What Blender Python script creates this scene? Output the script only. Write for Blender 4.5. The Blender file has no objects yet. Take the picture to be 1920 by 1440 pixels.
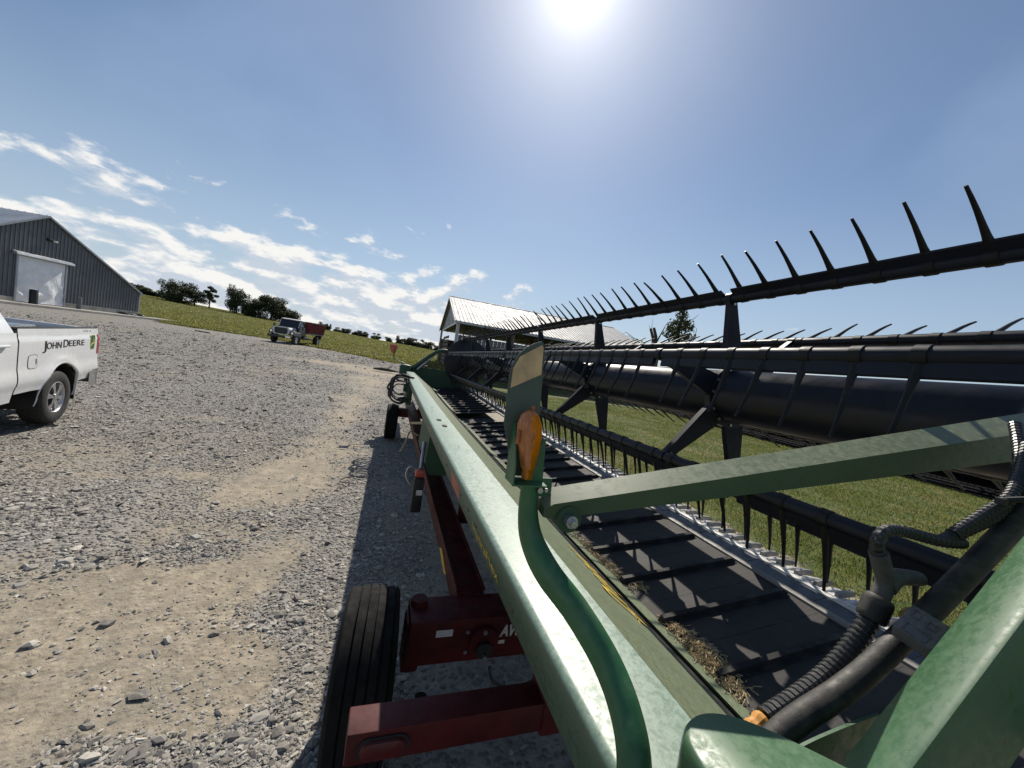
import bpy, bmesh, math, random
import numpy as np
from mathutils import Matrix, Vector
rnd = random.Random(7)
rng = np.random.default_rng(11)
PI = math.pi
SC = bpy.context.scene
COL = SC.collection

# ------------------------------------------------------------------ camera
cam_d = bpy.data.cameras.new('camera'); cam = bpy.data.objects.new('camera', cam_d); COL.objects.link(cam)
cam_d.sensor_fit = 'HORIZONTAL'; cam_d.sensor_width = 36.0; cam_d.lens = 700/1920*36
cam_d.clip_start = 0.02; cam_d.clip_end = 4000
CH = 2.05
cr = Vector((0.939, -0.308, 0.154)); cf = Vector((0.320, 0.945, -0.061))
cf.normalize(); cr = (cr - cf*cr.dot(cf)).normalized(); cu = cr.cross(cf)
cam.matrix_world = Matrix(((cr.x, cu.x, -cf.x, 0), (cr.y, cu.y, -cf.y, 0), (cr.z, cu.z, -cf.z, CH), (0, 0, 0, 1)))
SC.camera = cam

# ------------------------------------------------------------------ sky and sun
SUN_EL, SUN_AZ = math.radians(44.3), math.radians(19.5)      # azimuth from +y towards +x
world = bpy.data.worlds.new('World'); SC.world = world; world.use_nodes = True
wn = world.node_tree.nodes; wl = world.node_tree.links; wn.clear()
def wnode(t, **k):
    n = wn.new(t)
    for a, b in k.items(): setattr(n, a, b)
    return n
def wmath(op, a, b=None, c=None, clamp=False):
    n = wnode('ShaderNodeMath', operation=op, use_clamp=clamp)
    for i, v in enumerate((a, b, c)):
        if v is None: continue
        if isinstance(v, (int, float)): n.inputs[i].default_value = v
        else: wl.new(v, n.inputs[i])
    return n.outputs[0]
sky = wnode('ShaderNodeTexSky', sky_type='NISHITA', sun_disc=False)
sky.sun_elevation = SUN_EL; sky.sun_rotation = SUN_AZ; sky.altitude = 100
sky.air_density = 1.1; sky.dust_density = 0.35; sky.ozone_density = 3.0
tc = wnode('ShaderNodeTexCoord'); sep = wnode('ShaderNodeSeparateXYZ'); wl.new(tc.outputs['Generated'], sep.inputs[0])
el = wmath('ARCSINE', wmath('MAXIMUM', wmath('MINIMUM', sep.outputs[2], 0.999), -0.999))
az = wmath('ARCTAN2', sep.outputs[0], sep.outputs[1])
def cloud_noise(elshift, scale=1.0, detail=9.0, azs=0.0):
    cmb = wnode('ShaderNodeCombineXYZ')
    e2 = wmath('ADD', el, elshift)
    # compress with elevation the way a flat cloud deck seen edge-on does
    q = wmath('DIVIDE', 1.0, wmath('ADD', wmath('MAXIMUM', e2, 0.0), 0.085))
    wl.new(wmath('MULTIPLY', wmath('ADD', az, azs), 7.6*scale), cmb.inputs[0])
    wl.new(wmath('MULTIPLY', e2, 17.0*scale), cmb.inputs[1])
    wl.new(wmath('MULTIPLY', q, 0.24*scale), cmb.inputs[2])
    n = wnode('ShaderNodeTexNoise', noise_dimensions='3D'); n.inputs['Scale'].default_value = 1.0
    n.inputs['Detail'].default_value = detail; n.inputs['Roughness'].default_value = 0.58; n.inputs['Distortion'].default_value = 0.1
    wl.new(cmb.outputs[0], n.inputs['Vector']); return n.outputs[0]
n0 = cloud_noise(0.0); n1 = cloud_noise(0.022)
# coverage: plenty near the horizon, none high up; thinner towards +x where the air is clear
cov = wnode('ShaderNodeMapRange'); cov.interpolation_type = 'SMOOTHSTEP'
cov.inputs[1].default_value = 0.03; cov.inputs[2].default_value = 0.42; cov.inputs[3].default_value = 0.335; cov.inputs[4].default_value = 0.72
wl.new(el, cov.inputs[0])
big = wnode('ShaderNodeTexNoise', noise_dimensions='1D'); big.inputs['Scale'].default_value = 0.9; big.inputs['Detail'].default_value = 0.0
wl.new(wmath('ADD', az, 4.15), big.inputs['W'])
azc = wnode('ShaderNodeMapRange'); azc.interpolation_type = 'SMOOTHSTEP'
azc.inputs[1].default_value = 0.05; azc.inputs[2].default_value = 0.50; azc.inputs[3].default_value = 0.0; azc.inputs[4].default_value = 0.20
wl.new(az, azc.inputs[0])
thr = wmath('ADD', cov.outputs[0], azc.outputs[0])
dens = wmath('SUBTRACT', n0, thr)
alp = wnode('ShaderNodeMapRange'); alp.interpolation_type = 'SMOOTHSTEP'
alp.inputs[1].default_value = 0.0; alp.inputs[2].default_value = 0.12; alp.inputs[3].default_value = 0.0; alp.inputs[4].default_value = 0.93
wl.new(dens, alp.inputs[0])
lit = wnode('ShaderNodeMapRange'); lit.interpolation_type = 'SMOOTHSTEP'
lit.inputs[1].default_value = -0.05; lit.inputs[2].default_value = 0.085; lit.inputs[3].default_value = 0.0; lit.inputs[4].default_value = 1.0
wl.new(wmath('SUBTRACT', n0, n1), lit.inputs[0])
ccol = wnode('ShaderNodeMix', data_type='RGBA')
ccol.inputs[6].default_value = (6.8, 7.6, 8.7, 1); ccol.inputs[7].default_value = (11.4, 11.2, 10.8, 1)
wl.new(lit.outputs[0], ccol.inputs[0])
# low whitish haze belt of the horizon air
hz = wnode('ShaderNodeMapRange'); hz.interpolation_type = 'SMOOTHSTEP'
hz.inputs[1].default_value = -0.02; hz.inputs[2].default_value = 0.50; hz.inputs[3].default_value = 0.60; hz.inputs[4].default_value = 0.0
wl.new(el, hz.inputs[0])
hm = wnode('ShaderNodeMix', data_type='RGBA'); wl.new(hz.outputs[0], hm.inputs[0]); wl.new(sky.outputs[0], hm.inputs[6])
hm.inputs[7].default_value = (6.0, 7.2, 8.6, 1)
# thin high veil
vm = wnode('ShaderNodeTexNoise'); vm.inputs['Scale'].default_value = 2.2; vm.inputs['Detail'].default_value = 5; vm.inputs['Distortion'].default_value = 0.6
wl.new(tc.outputs['Generated'], vm.inputs['Vector'])
vr = wnode('ShaderNodeMapRange'); vr.interpolation_type = 'SMOOTHSTEP'
vr.inputs[1].default_value = 0.46; vr.inputs[2].default_value = 0.75; vr.inputs[3].default_value = 0.06; vr.inputs[4].default_value = 0.30
wl.new(vm.outputs[0], vr.inputs[0])
vmx = wnode('ShaderNodeMix', data_type='RGBA'); wl.new(vr.outputs[0], vmx.inputs[0]); wl.new(hm.outputs[2], vmx.inputs[6]); vmx.inputs[7].default_value = (4.6, 6.0, 8.6, 1)
cm = wnode('ShaderNodeMix', data_type='RGBA'); wl.new(alp.outputs[0], cm.inputs[0]); wl.new(vmx.outputs[2], cm.inputs[6]); wl.new(ccol.outputs[2], cm.inputs[7])
# bright forward-scattered light close round the sun
dt = wnode('ShaderNodeVectorMath', operation='DOT_PRODUCT'); wl.new(tc.outputs['Generated'], dt.inputs[0])
dt.inputs[1].default_value = (math.sin(SUN_AZ)*math.cos(SUN_EL), math.cos(SUN_AZ)*math.cos(SUN_EL), math.sin(SUN_EL))
ang = wmath('ARCCOSINE', wmath('MINIMUM', wmath('MAXIMUM', dt.outputs['Value'], -1.0), 1.0))
aur = wmath('ADD', wmath('MULTIPLY', wmath('EXPONENT', wmath('MULTIPLY', ang, -1/0.050)), 12.0), wmath('MULTIPLY', wmath('EXPONENT', wmath('MULTIPLY', ang, -1/0.16)), 4.0))
av = wnode('ShaderNodeVectorMath', operation='SCALE'); av.inputs[0].default_value = (1.0, 0.98, 0.93); wl.new(aur, av.inputs['Scale'])
ad = wnode('ShaderNodeVectorMath', operation='ADD'); wl.new(cm.outputs[2], ad.inputs[0]); wl.new(av.outputs[0], ad.inputs[1])
bg = wnode('ShaderNodeBackground'); bg.inputs[1].default_value = 0.077
wl.new(ad.outputs[0], bg.inputs[0])
wo = wnode('ShaderNodeOutputWorld'); wl.new(bg.outputs[0], wo.inputs[0])

sun_d = bpy.data.lights.new('sun', 'SUN'); sun = bpy.data.objects.new('sun', sun_d); COL.objects.link(sun)
sun_d.energy = 5.0; sun_d.angle = math.radians(0.53); sun_d.color = (1.0, 0.93, 0.82)
sd = Vector((math.sin(SUN_AZ)*math.cos(SUN_EL), math.cos(SUN_AZ)*math.cos(SUN_EL), math.sin(SUN_EL)))
sun.rotation_euler = sd.to_track_quat('Z', 'Y').to_euler(); sun.location = (8, 20, 30)

SC.view_settings.view_transform = 'Standard'; SC.view_settings.look = 'None'
SC.view_settings.gamma = 1.0; SC.view_settings.exposure = 0.14; SC.view_settings.use_curve_mapping = False
SC.render.engine = 'CYCLES'
SC.cycles.max_bounces = 5; SC.cycles.diffuse_bounces = 1; SC.cycles.glossy_bounces = 2; SC.cycles.transmission_bounces = 4

# ------------------------------------------------------------------ materials
MATS = {}
def material(name, build):
    m = bpy.data.materials.new(name); m.use_nodes = True
    nt = m.node_tree; nt.nodes.clear()
    out = nt.nodes.new('ShaderNodeOutputMaterial'); p = nt.nodes.new('ShaderNodeBsdfPrincipled')
    nt.links.new(p.outputs[0], out.inputs[0])
    build(NT(nt), p); MATS[name] = m; return m
class NT:
    def __init__(s, nt): s.nt = nt
    def n(s, t, **k):
        x = s.nt.nodes.new(t)
        for a, b in k.items(): setattr(x, a, b)
        return x
    def link(s, a, b): s.nt.links.new(a, b)
    def put(s, sock, v):
        if hasattr(v, 'is_linked') or isinstance(v, bpy.types.NodeSocket): s.link(v, sock)
        elif isinstance(v, (tuple, list)) and len(v) == 3 and sock.type == 'RGBA': sock.default_value = (*v, 1)
        else: sock.default_value = v
    def coord(s, kind='Object', scale=(1, 1, 1), rot=(0, 0, 0)):
        t = s.n('ShaderNodeTexCoord'); m = s.n('ShaderNodeMapping'); m.inputs['Scale'].default_value = scale; m.inputs['Rotation'].default_value = rot
        s.link(t.outputs[kind], m.inputs[0]); return m.outputs[0]
    def geo(s, scale=(1, 1, 1)):
        g = s.n('ShaderNodeNewGeometry'); m = s.n('ShaderNodeMapping'); m.inputs['Scale'].default_value = scale
        s.link(g.outputs['Position'], m.inputs[0]); return m.outputs[0]
    def noise(s, vec, scale, detail=4, rough=0.55, dist=0.0):
        x = s.n('ShaderNodeTexNoise'); s.link(vec, x.inputs['Vector']); x.inputs['Scale'].default_value = scale
        x.inputs['Detail'].default_value = detail; x.inputs['Roughness'].default_value = rough; x.inputs['Distortion'].default_value = dist; return x.outputs[0]
    def voro(s, vec, scale, feature='F1', out='Distance', rand=1.0):
        x = s.n('ShaderNodeTexVoronoi', feature=feature); s.link(vec, x.inputs['Vector']); x.inputs['Scale'].default_value = scale
        x.inputs['Randomness'].default_value = rand; return x.outputs[out]
    def ramp(s, v, a, b, lo=0.0, hi=1.0, smooth=True):
        x = s.n('ShaderNodeMapRange'); x.interpolation_type = 'SMOOTHSTEP' if smooth else 'LINEAR'
        x.inputs[1].default_value = a; x.inputs[2].default_value = b; x.inputs[3].default_value = lo; x.inputs[4].default_value = hi
        s.link(v, x.inputs[0]); return x.outputs[0]
    def math(s, op, a, b=None, clamp=False):
        x = s.n('ShaderNodeMath', operation=op, use_clamp=clamp)
        for i, v in enumerate((a, b)):
            if v is not None: s.put(x.inputs[i], v)
        return x.outputs[0]
    def mix(s, f, a, b, mode='MIX'):
        x = s.n('ShaderNodeMix', data_type='RGBA', blend_type=mode); s.put(x.inputs[0], f); s.put(x.inputs[6], a); s.put(x.inputs[7], b); return x.outputs[2]
    def bump(s, h, strength=0.3, dist=0.01, normal=None):
        x = s.n('ShaderNodeBump'); x.inputs['Strength'].default_value = strength; x.inputs['Distance'].default_value = dist
        s.link(h, x.inputs['Height'])
        if normal is not None: s.link(normal, x.inputs['Normal'])
        return x.outputs[0]
    def attr(s, name):
        x = s.n('ShaderNodeAttribute'); x.attribute_name = name; return x.outputs['Fac']
    def up(s):
        g = s.n('ShaderNodeNewGeometry'); q = s.n('ShaderNodeSeparateXYZ'); s.link(g.outputs['Normal'], q.inputs[0]); return q.outputs[2]

def simple(name, col, rough=0.5, metal=0.0, var=0.15, vs=6.0, bump=0.0, bs=40.0, dust=0.0, dustcol=(0.30, 0.26, 0.20), spec=0.5, coat=0.0, streak=None):
    def b(t, p):
        v = t.geo()
        nz = t.noise(v, vs, 5, 0.6)
        c = t.mix(t.ramp(nz, 0.3, 0.7), tuple(x*(1-var) for x in col), tuple(min(1, x*(1+var)) for x in col))
        r = t.ramp(t.noise(v, vs*3, 3), 0.3, 0.7, max(0.03, rough-0.07), min(1, rough+0.09))
        if dust > 0:
            dn = t.noise(v, vs*2.3, 8, 0.68)
            upf = t.ramp(t.up(), -0.2, 0.9, 0.25, 1.0)          # dust settles on what faces up
            d = t.math('MULTIPLY', t.ramp(dn, 0.42, 0.68, 0.0, dust), upf)
            c = t.mix(d, c, dustcol)
        t.put(p.inputs['Base Color'], c); t.put(p.inputs['Roughness'], r)
        p.inputs['Metallic'].default_value = metal; p.inputs['Specular IOR Level'].default_value = spec
        if coat: p.inputs['Coat Weight'].default_value = coat; p.inputs['Coat Roughness'].default_value = 0.08
        if bump: t.put(p.inputs['Normal'], t.bump(t.noise(v, bs, 4), bump, 0.004))
    return material(name, b)

def green_paint(name, base, dustc, dustamt, rough):
    def b(t, p):
        v = t.geo()
        big = t.noise(v, 5, 6, 0.65); fine = t.noise(v, 70, 6, 0.72, 0.4); stre = t.noise(t.geo((3, 30, 6)), 4, 5, 0.6)
        c = t.mix(t.ramp(big, 0.3, 0.7), tuple(x*0.92 for x in base), tuple(x*1.1 for x in base))
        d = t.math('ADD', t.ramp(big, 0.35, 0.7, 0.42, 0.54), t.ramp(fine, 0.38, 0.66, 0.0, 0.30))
        d = t.math('MULTIPLY', d, t.ramp(t.up(), 0.0, 0.95, 0.10, 1.0))  # real dust, but weighted by slope to paint tops lit and sides shaded
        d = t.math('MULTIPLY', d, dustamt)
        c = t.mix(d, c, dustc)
        scr = t.ramp(t.noise(t.geo((40, 4, 40)), 6, 3, 0.5), 0.70, 0.74)
        c = t.mix(t.math('MULTIPLY', scr, 0.30), c, (0.20, 0.24, 0.19))
        scl = t.ramp(t.noise(t.geo((90, 5, 90)), 3, 2, 0.5), 0.735, 0.75)
        c = t.mix(t.math('MULTIPLY', scl, 0.3), c, (0.30, 0.33, 0.29))
        grm = t.math('MULTIPLY', t.ramp(t.noise(v, 14, 9, 0.75), 0.56, 0.70), t.ramp(t.noise(v, 2.3, 3), 0.45, 0.62))
        c = t.mix(t.math('MULTIPLY', grm, 0.28), c, (0.075, 0.062, 0.042))
        chp = t.math('MULTIPLY', t.ramp(t.noise(v, 48, 3, 0.6), 0.70, 0.72), t.ramp(t.noise(v, 3.1, 3), 0.5, 0.6))
        c = t.mix(chp, c, (0.05, 0.028, 0.016))
        spk = t.ramp(t.voro(v, 130), 0.10, 0.16, 1.0, 0.0)
        c = t.mix(t.math('MULTIPLY', spk, 0.5), c, tuple(x*0.5 for x in base))
        t.put(p.inputs['Base Color'], c)
        t.put(p.inputs['Roughness'], t.ramp(fine, 0.3, 0.7, rough-0.10, rough+0.14))
        t.put(p.inputs['Normal'], t.bump(t.math('ADD', t.noise(v, 9, 2), t.math('MULTIPLY', fine, 0.25)), 0.05, 0.006))
    return material(name, b)
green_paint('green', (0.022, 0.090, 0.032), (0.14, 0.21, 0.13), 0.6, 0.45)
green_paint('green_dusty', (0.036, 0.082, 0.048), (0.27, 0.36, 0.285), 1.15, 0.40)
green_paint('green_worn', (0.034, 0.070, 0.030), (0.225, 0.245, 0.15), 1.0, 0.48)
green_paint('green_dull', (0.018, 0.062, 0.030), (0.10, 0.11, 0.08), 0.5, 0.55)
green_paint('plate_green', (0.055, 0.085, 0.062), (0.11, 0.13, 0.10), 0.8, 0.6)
simple('tube_green', (0.022, 0.105, 0.038), 0.42, var=0.2, vs=8, dust=0.45, dustcol=(0.13, 0.20, 0.12), bump=0.03, bs=60)
simple('black_metal', (0.006, 0.007, 0.012), 0.40, spec=0.38, var=0.3, vs=5, dust=0.3, dustcol=(0.03, 0.03, 0.031), bump=0.05, bs=160)
simple('bat_metal', (0.005, 0.007, 0.014), 0.46, var=0.3, vs=4, dust=0.12, dustcol=(0.03, 0.03, 0.033), spec=0.25)
simple('matte_black', (0.006, 0.006, 0.007), 0.9, spec=0.1)
simple('tine_plastic', (0.006, 0.007, 0.008), 0.50, spec=0.25, var=0.2, vs=9, dust=0.25, dustcol=(0.05, 0.05, 0.05))
simple('seal_rubber', (0.008, 0.008, 0.009), 0.7, dust=0.12, spec=0.3)
simple('hose_rubber', (0.020, 0.019, 0.017), 0.62, var=0.3, vs=12, dust=0.6, dustcol=(0.10, 0.085, 0.065), bump=0.12, bs=220)
simple('conduit', (0.016, 0.016, 0.018), 0.38, var=0.2, vs=20, dust=0.3, dustcol=(0.06, 0.06, 0.06))
simple('tape_wrap', (0.085, 0.082, 0.080), 0.75, var=0.25, vs=20, bump=0.3, bs=90)
simple('orange_wrap', (0.55, 0.25, 0.045), 0.55, var=0.2, vs=15)
simple('clamp_plastic', (0.10, 0.10, 0.108), 0.6, var=0.2, vs=30, dust=0.4)
simple('brass', (0.55, 0.42, 0.20), 0.4, metal=0.8)
simple('steel', (0.42, 0.43, 0.45), 0.33, metal=0.9, var=0.2, vs=12, dust=0.3)
simple('guard_steel', (0.70, 0.69, 0.66), 0.45, metal=0.0, var=0.2, vs=14, dust=0.35, dustcol=(0.32, 0.27, 0.2))
simple('guard_grey', (0.20, 0.20, 0.205), 0.5, metal=0.4, var=0.2, vs=14)
simple('skid_blue', (0.030, 0.040, 0.056), 0.42, metal=0.2, var=0.25, vs=8, dust=0.3, dustcol=(0.18, 0.17, 0.16))
simple('guide_strip', (0.20, 0.19, 0.18), 0.6, var=0.2, vs=10, dust=0.4)
simple('red_paint', (0.062, 0.005, 0.005), 0.55, spec=0.3, var=0.3, vs=7, dust=0.25, dustcol=(0.09, 0.05, 0.045))
simple('red_lens', (0.09, 0.006, 0.006), 0.4, var=0.2, dust=0.4, dustcol=(0.06,0.03,0.03))
simple('reflector_red', (0.50, 0.09, 0.055), 0.35, var=0.15)
simple('reflector_amber', (0.50, 0.36, 0.18), 0.5, var=0.25, vs=22, dust=0.5, dustcol=(0.42, 0.34, 0.22))
simple('decal_yellow', (0.62, 0.42, 0.05), 0.5, var=0.15)
simple('decal_white', (0.55, 0.55, 0.53), 0.55, var=0.12)
simple('decal_black', (0.012, 0.012, 0.014), 0.4)
simple('decal_green', (0.025, 0.13, 0.035), 0.4)
simple('decal_gold', (0.72, 0.58, 0.10), 0.4)
simple('trailer_tyre', (0.008, 0.0078, 0.0075), 0.85, var=0.25, vs=8, dust=0.3, dustcol=(0.03, 0.027, 0.023), bump=0.1, bs=150, spec=0.2)
simple('tyre', (0.020, 0.020, 0.020), 0.78, var=0.2, vs=8, dust=0.5, dustcol=(0.09, 0.08, 0.065))
simple('white_rim', (0.62, 0.62, 0.60), 0.5, var=0.15, dust=0.4)
simple('chrome', (0.70, 0.71, 0.73), 0.16, metal=1.0, var=0.1)
simple('rim_alloy', (0.62, 0.63, 0.65), 0.38, metal=0.6, var=0.1)
simple('car_white', (0.72, 0.73, 0.74), 0.22, var=0.03, vs=3, coat=0.6)
simple('plastic_black', (0.014, 0.014, 0.015), 0.55)
simple('glass_dark', (0.012, 0.014, 0.017), 0.06, spec=0.8)
simple('tail_red', (0.38, 0.012, 0.02), 0.15, coat=0.5)
simple('truck_white', (0.55, 0.55, 0.54), 0.4, var=0.15, dust=0.4)
simple('truck_black', (0.013, 0.014, 0.016), 0.35, var=0.2)
simple('bed_red', (0.20, 0.024, 0.032), 0.6, var=0.35, vs=3, dust=0.3, dustcol=(0.2, 0.12, 0.1))
simple('bed_grey', (0.20, 0.19, 0.18), 0.6, var=0.2)
simple('barn_grey', (0.125, 0.128, 0.138), 0.5, metal=0.1, var=0.12, vs=0.6, dust=0.2, dustcol=(0.15, 0.14, 0.13))
simple('barn_trim', (0.34, 0.35, 0.37), 0.4, metal=0.3, var=0.1)
simple('galv', (0.52, 0.53, 0.54), 0.38, metal=0.55, var=0.12, vs=0.8)
simple('roof_white', (0.38, 0.375, 0.365), 0.62, var=0.10, vs=0.6, spec=0.3)
simple('shed_grey', (0.115, 0.12, 0.13), 0.5, var=0.12, vs=0.5)
simple('timber', (0.13, 0.105, 0.08), 0.8, var=0.3, vs=4)
simple('concrete', (0.34, 0.32, 0.285), 0.85, var=0.18, vs=1.5, bump=0.3, bs=14)
simple('wood_dark', (0.07, 0.055, 0.042), 0.85, var=0.35, vs=6, bump=0.4, bs=20)
simple('bark', (0.075, 0.060, 0.048), 0.9, var=0.35, vs=3, bump=0.4, bs=12)
simple('straw', (0.42, 0.33, 0.19), 0.75, var=0.4, vs=40)
simple('straw_dark', (0.20, 0.145, 0.085), 0.85, var=0.4, vs=40)
simple('wire_orange', (0.55, 0.14, 0.06), 0.6)

def sheet_mat(t, p):      # wind-loose white curtain
    v = t.geo()
    c = t.mix(t.ramp(t.noise(v, 1.5, 5), 0.3, 0.7), (0.74, 0.74, 0.76), (0.86, 0.86, 0.87))
    t.put(p.inputs['Base Color'], c); p.inputs['Roughness'].default_value = 0.6; t.put(p.inputs['Normal'], t.bump(t.noise(t.geo((1, 1, .5)), 2.2, 5, .6), .8, .10))
material('curtain', sheet_mat)

def amber(t, p):
    v = t.geo()
    c = t.mix(t.ramp(t.noise(v, 70, 6, 0.7), 0.40, 0.62), (0.95, 0.36, 0.02), (0.55, 0.20, 0.03))
    sx = t.n('ShaderNodeSeparateXYZ'); t.link(v, sx.inputs[0])
    edge = t.math('ADD', sx.outputs[0], t.ramp(t.noise(t.geo((1, 1, .35)), 90, 5, 0.7), 0.3, 0.7, -.006, .006))
    dm = t.ramp(edge, .2325, .2375, 1.0, 0.0)
    dm = t.math('MAXIMUM', dm, t.ramp(t.noise(v, 45, 7, 0.75), 0.60, 0.66, 0.0, 0.6))
    c = t.mix(dm, c, t.mix(t.ramp(t.noise(t.geo((1, 1, .2)), 120, 4), 0.35, 0.65), (0.30, 0.10, 0.03), (0.46, 0.20, 0.09)))
    t.put(p.inputs['Base Color'], c); p.inputs['Roughness'].default_value = 0.25
    tr = t.n('ShaderNodeBsdfTranslucent'); t.put(tr.inputs[0], (1.0, 0.60, 0.04)); mx = t.n('ShaderNodeMixShader'); t.put(mx.inputs[0], t.ramp(dm, 0, 1, 0.85, 0.10, False))
    out = [n for n in t.nt.nodes if n.type == 'OUTPUT_MATERIAL'][0]
    t.link(p.outputs[0], mx.inputs[1]); t.link(tr.outputs[0], mx.inputs[2]); t.link(mx.outputs[0], out.inputs[0])
material('amber_lens', amber)
simple('amber_dust', (0.36, 0.115, 0.030), 0.6, var=0.3, vs=60, dust=0.5, dustcol=(0.40, 0.2, 0.1))

def belt_m(t, p):
    v = t.geo()
    d = t.noise(v, 6, 8, 0.7); l = t.noise(t.geo((70, 3, 3)), 1.0, 4, 0.6)
    c = t.mix(t.ramp(d, 0.35, 0.7), (0.030, 0.028, 0.028), (0.058, 0.052, 0.046))
    c = t.mix(t.ramp(l, 0.5, 0.75, 0, 0.25), c, (0.085, 0.075, 0.064))
    t.put(p.inputs['Base Color'], c); t.put(p.inputs['Roughness'], t.ramp(d, 0.3, 0.7, 0.62, 0.80)); p.inputs['Specular IOR Level'].default_value = 0.3
    w = t.n('ShaderNodeTexWave'); w.bands_direction = 'Y'; t.link(v, w.inputs['Vector']); w.inputs['Scale'].default_value = 14; w.inputs['Distortion'].default_value = 0.3
    t.put(p.inputs['Normal'], t.bump(t.math('ADD', t.math('MULTIPLY', w.outputs[1], 0.5), t.noise(v, 60, 3)), 0.12, 0.003))
material('belt', belt_m)

def gravel_m(t, p):
    v = t.geo()
    wob = t.n('ShaderNodeVectorMath', operation='ADD'); t.link(v, wob.inputs[0])
    vo = t.n('ShaderNodeTexVoronoi'); t.link(v, vo.inputs['Vector']); vo.inputs['Scale'].default_value = 26
    vo2 = t.n('ShaderNodeTexVoronoi'); t.link(v, vo2.inputs['Vector']); vo2.inputs['Scale'].default_value = 70
    stone = t.n('ShaderNodeSeparateColor'); t.link(vo.outputs['Color'], stone.inputs[0])
    s2 = t.n('ShaderNodeSeparateColor'); t.link(vo2.outputs['Color'], s2.inputs[0])
    g = t.mix(t.ramp(stone.outputs[0], 0, 1, 0, 1, False), (0.13, 0.125, 0.118), (0.38, 0.36, 0.325))
    g = t.mix(t.ramp(s2.outputs[0], 0.2, 1.0, 0.0, 0.6), g, (0.26, 0.245, 0.22))
    mid = t.noise(v, 0.35, 5, 0.6); g = t.mix(t.ramp(mid, 0.35, 0.7, 0, 0.5), g, (0.20, 0.185, 0.165)); g = t.mix(t.ramp(t.noise(v, 2.6, 7, 0.75), 0.38, 0.7, 0, 0.65), g, (0.34, 0.315, 0.275)); g = t.mix(t.ramp(t.noise(v, 6.5, 5, 0.75), 0.5, 0.72, 0, 0.6), g, (0.11, 0.105, 0.098))
    g = t.mix(t.ramp(t.noise(t.geo((0.5, 0.10, 1)), 1.0, 4), 0.52, 0.66, 0, 0.45), g, (0.30, 0.26, 0.20))
    fine = t.noise(v, 160, 5, 0.7); fine2 = t.noise(v, 9, 6, 0.65)
    d = t.mix(t.ramp(fine2, 0.3, 0.7), (0.25, 0.21, 0.155), (0.44, 0.375, 0.28))
    d = t.mix(t.ramp(fine, 0.45, 0.7, 0, 0.5), d, (0.20, 0.175, 0.14)); d = t.mix(t.ramp(t.noise(v, 1.6, 6, 0.7), 0.42, 0.66, 0, 0.6), d, (0.25, 0.225, 0.185))
    dm = t.attr('dirt')
    dmask = t.ramp(t.math('ADD', dm, t.ramp(t.noise(v, 3.2, 9, 0.78), 0.25, 0.75, -0.42, 0.42)), 0.16, 0.74)
    c = t.mix(dmask, g, d)
    # plants of the field and the mown strip
    leaf = t.noise(v, 1.3, 8, 0.72); lv = t.noise(v, 7.0, 6, 0.7)
    f = t.mix(t.ramp(leaf, 0.34, 0.66), (0.085, 0.090, 0.028), (0.19, 0.185, 0.055))
    f = t.mix(t.ramp(lv, 0.46, 0.72, 0, 0.6), f, (0.075, 0.080, 0.02))
    fm = t.ramp(t.math('ADD', t.attr('field'), t.ramp(t.noise(v, 0.9, 5, 0.7), 0.3, 0.7, -0.22, 0.22)), 0.42, 0.58)
    edge = t.ramp(t.attr('field'), 0.50, 0.95, 1.0, 0.0)
    f = t.mix(t.math('MULTIPLY', edge, t.ramp(lv, 0.3, 0.6, 0.2, 0.9)), f, (0.085, 0.068, 0.032))
    gr = t.mix(t.ramp(t.noise(v, 2.6, 7, 0.7), 0.35, 0.68), (0.062, 0.098, 0.022), (0.15, 0.15, 0.042))
    gr = t.mix(t.ramp(t.noise(v, 0.55, 5, 0.65), 0.50, 0.64, 0, 0.8), gr, (0.19, 0.155, 0.065))
    gr = t.mix(t.ramp(fine, 0.5, 0.7, 0, 0.6), gr, (0.018, 0.026, 0.010))
    gm = t.ramp(t.math('ADD', t.attr('lawn'), t.ramp(t.noise(v, 2.2, 6, 0.7), 0.3, 0.7, -0.2, 0.2)), 0.42, 0.6)
    c = t.mix(fm, c, f); c = t.mix(gm, c, gr)
    t.put(p.inputs['Base Color'], c); p.inputs['Roughness'].default_value = 0.88; p.inputs['Specular IOR Level'].default_value = 0.25
    stn = t.math('MULTIPLY', t.ramp(vo.outputs['Distance'], 0.0, 0.55, 1.0, 0.0), t.math('SUBTRACT', 1.15, dmask))
    h = t.math('ADD', stn, t.math('MULTIPLY', fine, 0.15))
    h = t.math('ADD', h, t.math('MULTIPLY', t.noise(v, 22, 6, 0.7), 0.35))
    vegh = t.math('MULTIPLY', t.math('ADD', lv, t.math('MULTIPLY', leaf, 2.0)), t.math('ADD', fm, t.math('MULTIPLY', gm, 0.3)))
    h = t.math('ADD', h, t.math('MULTIPLY', vegh, 4.0))
    t.put(p.inputs['Normal'], t.bump(h, 1.0, 0.03))
material('ground', gravel_m)

def stone_m(t, p):
    v = t.geo()
    i = t.attr('tint')
    c = t.mix(i, (0.13, 0.124, 0.115), (0.50, 0.47, 0.415))
    c = t.mix(t.ramp(t.noise(v, 45, 4), 0.4, 0.7, 0, 0.5), c, (0.30, 0.26, 0.205))
    t.put(p.inputs['Base Color'], c); p.inputs['Roughness'].default_value = 0.85; p.inputs['Specular IOR Level'].default_value = 0.3
material('stone', stone_m)

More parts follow.
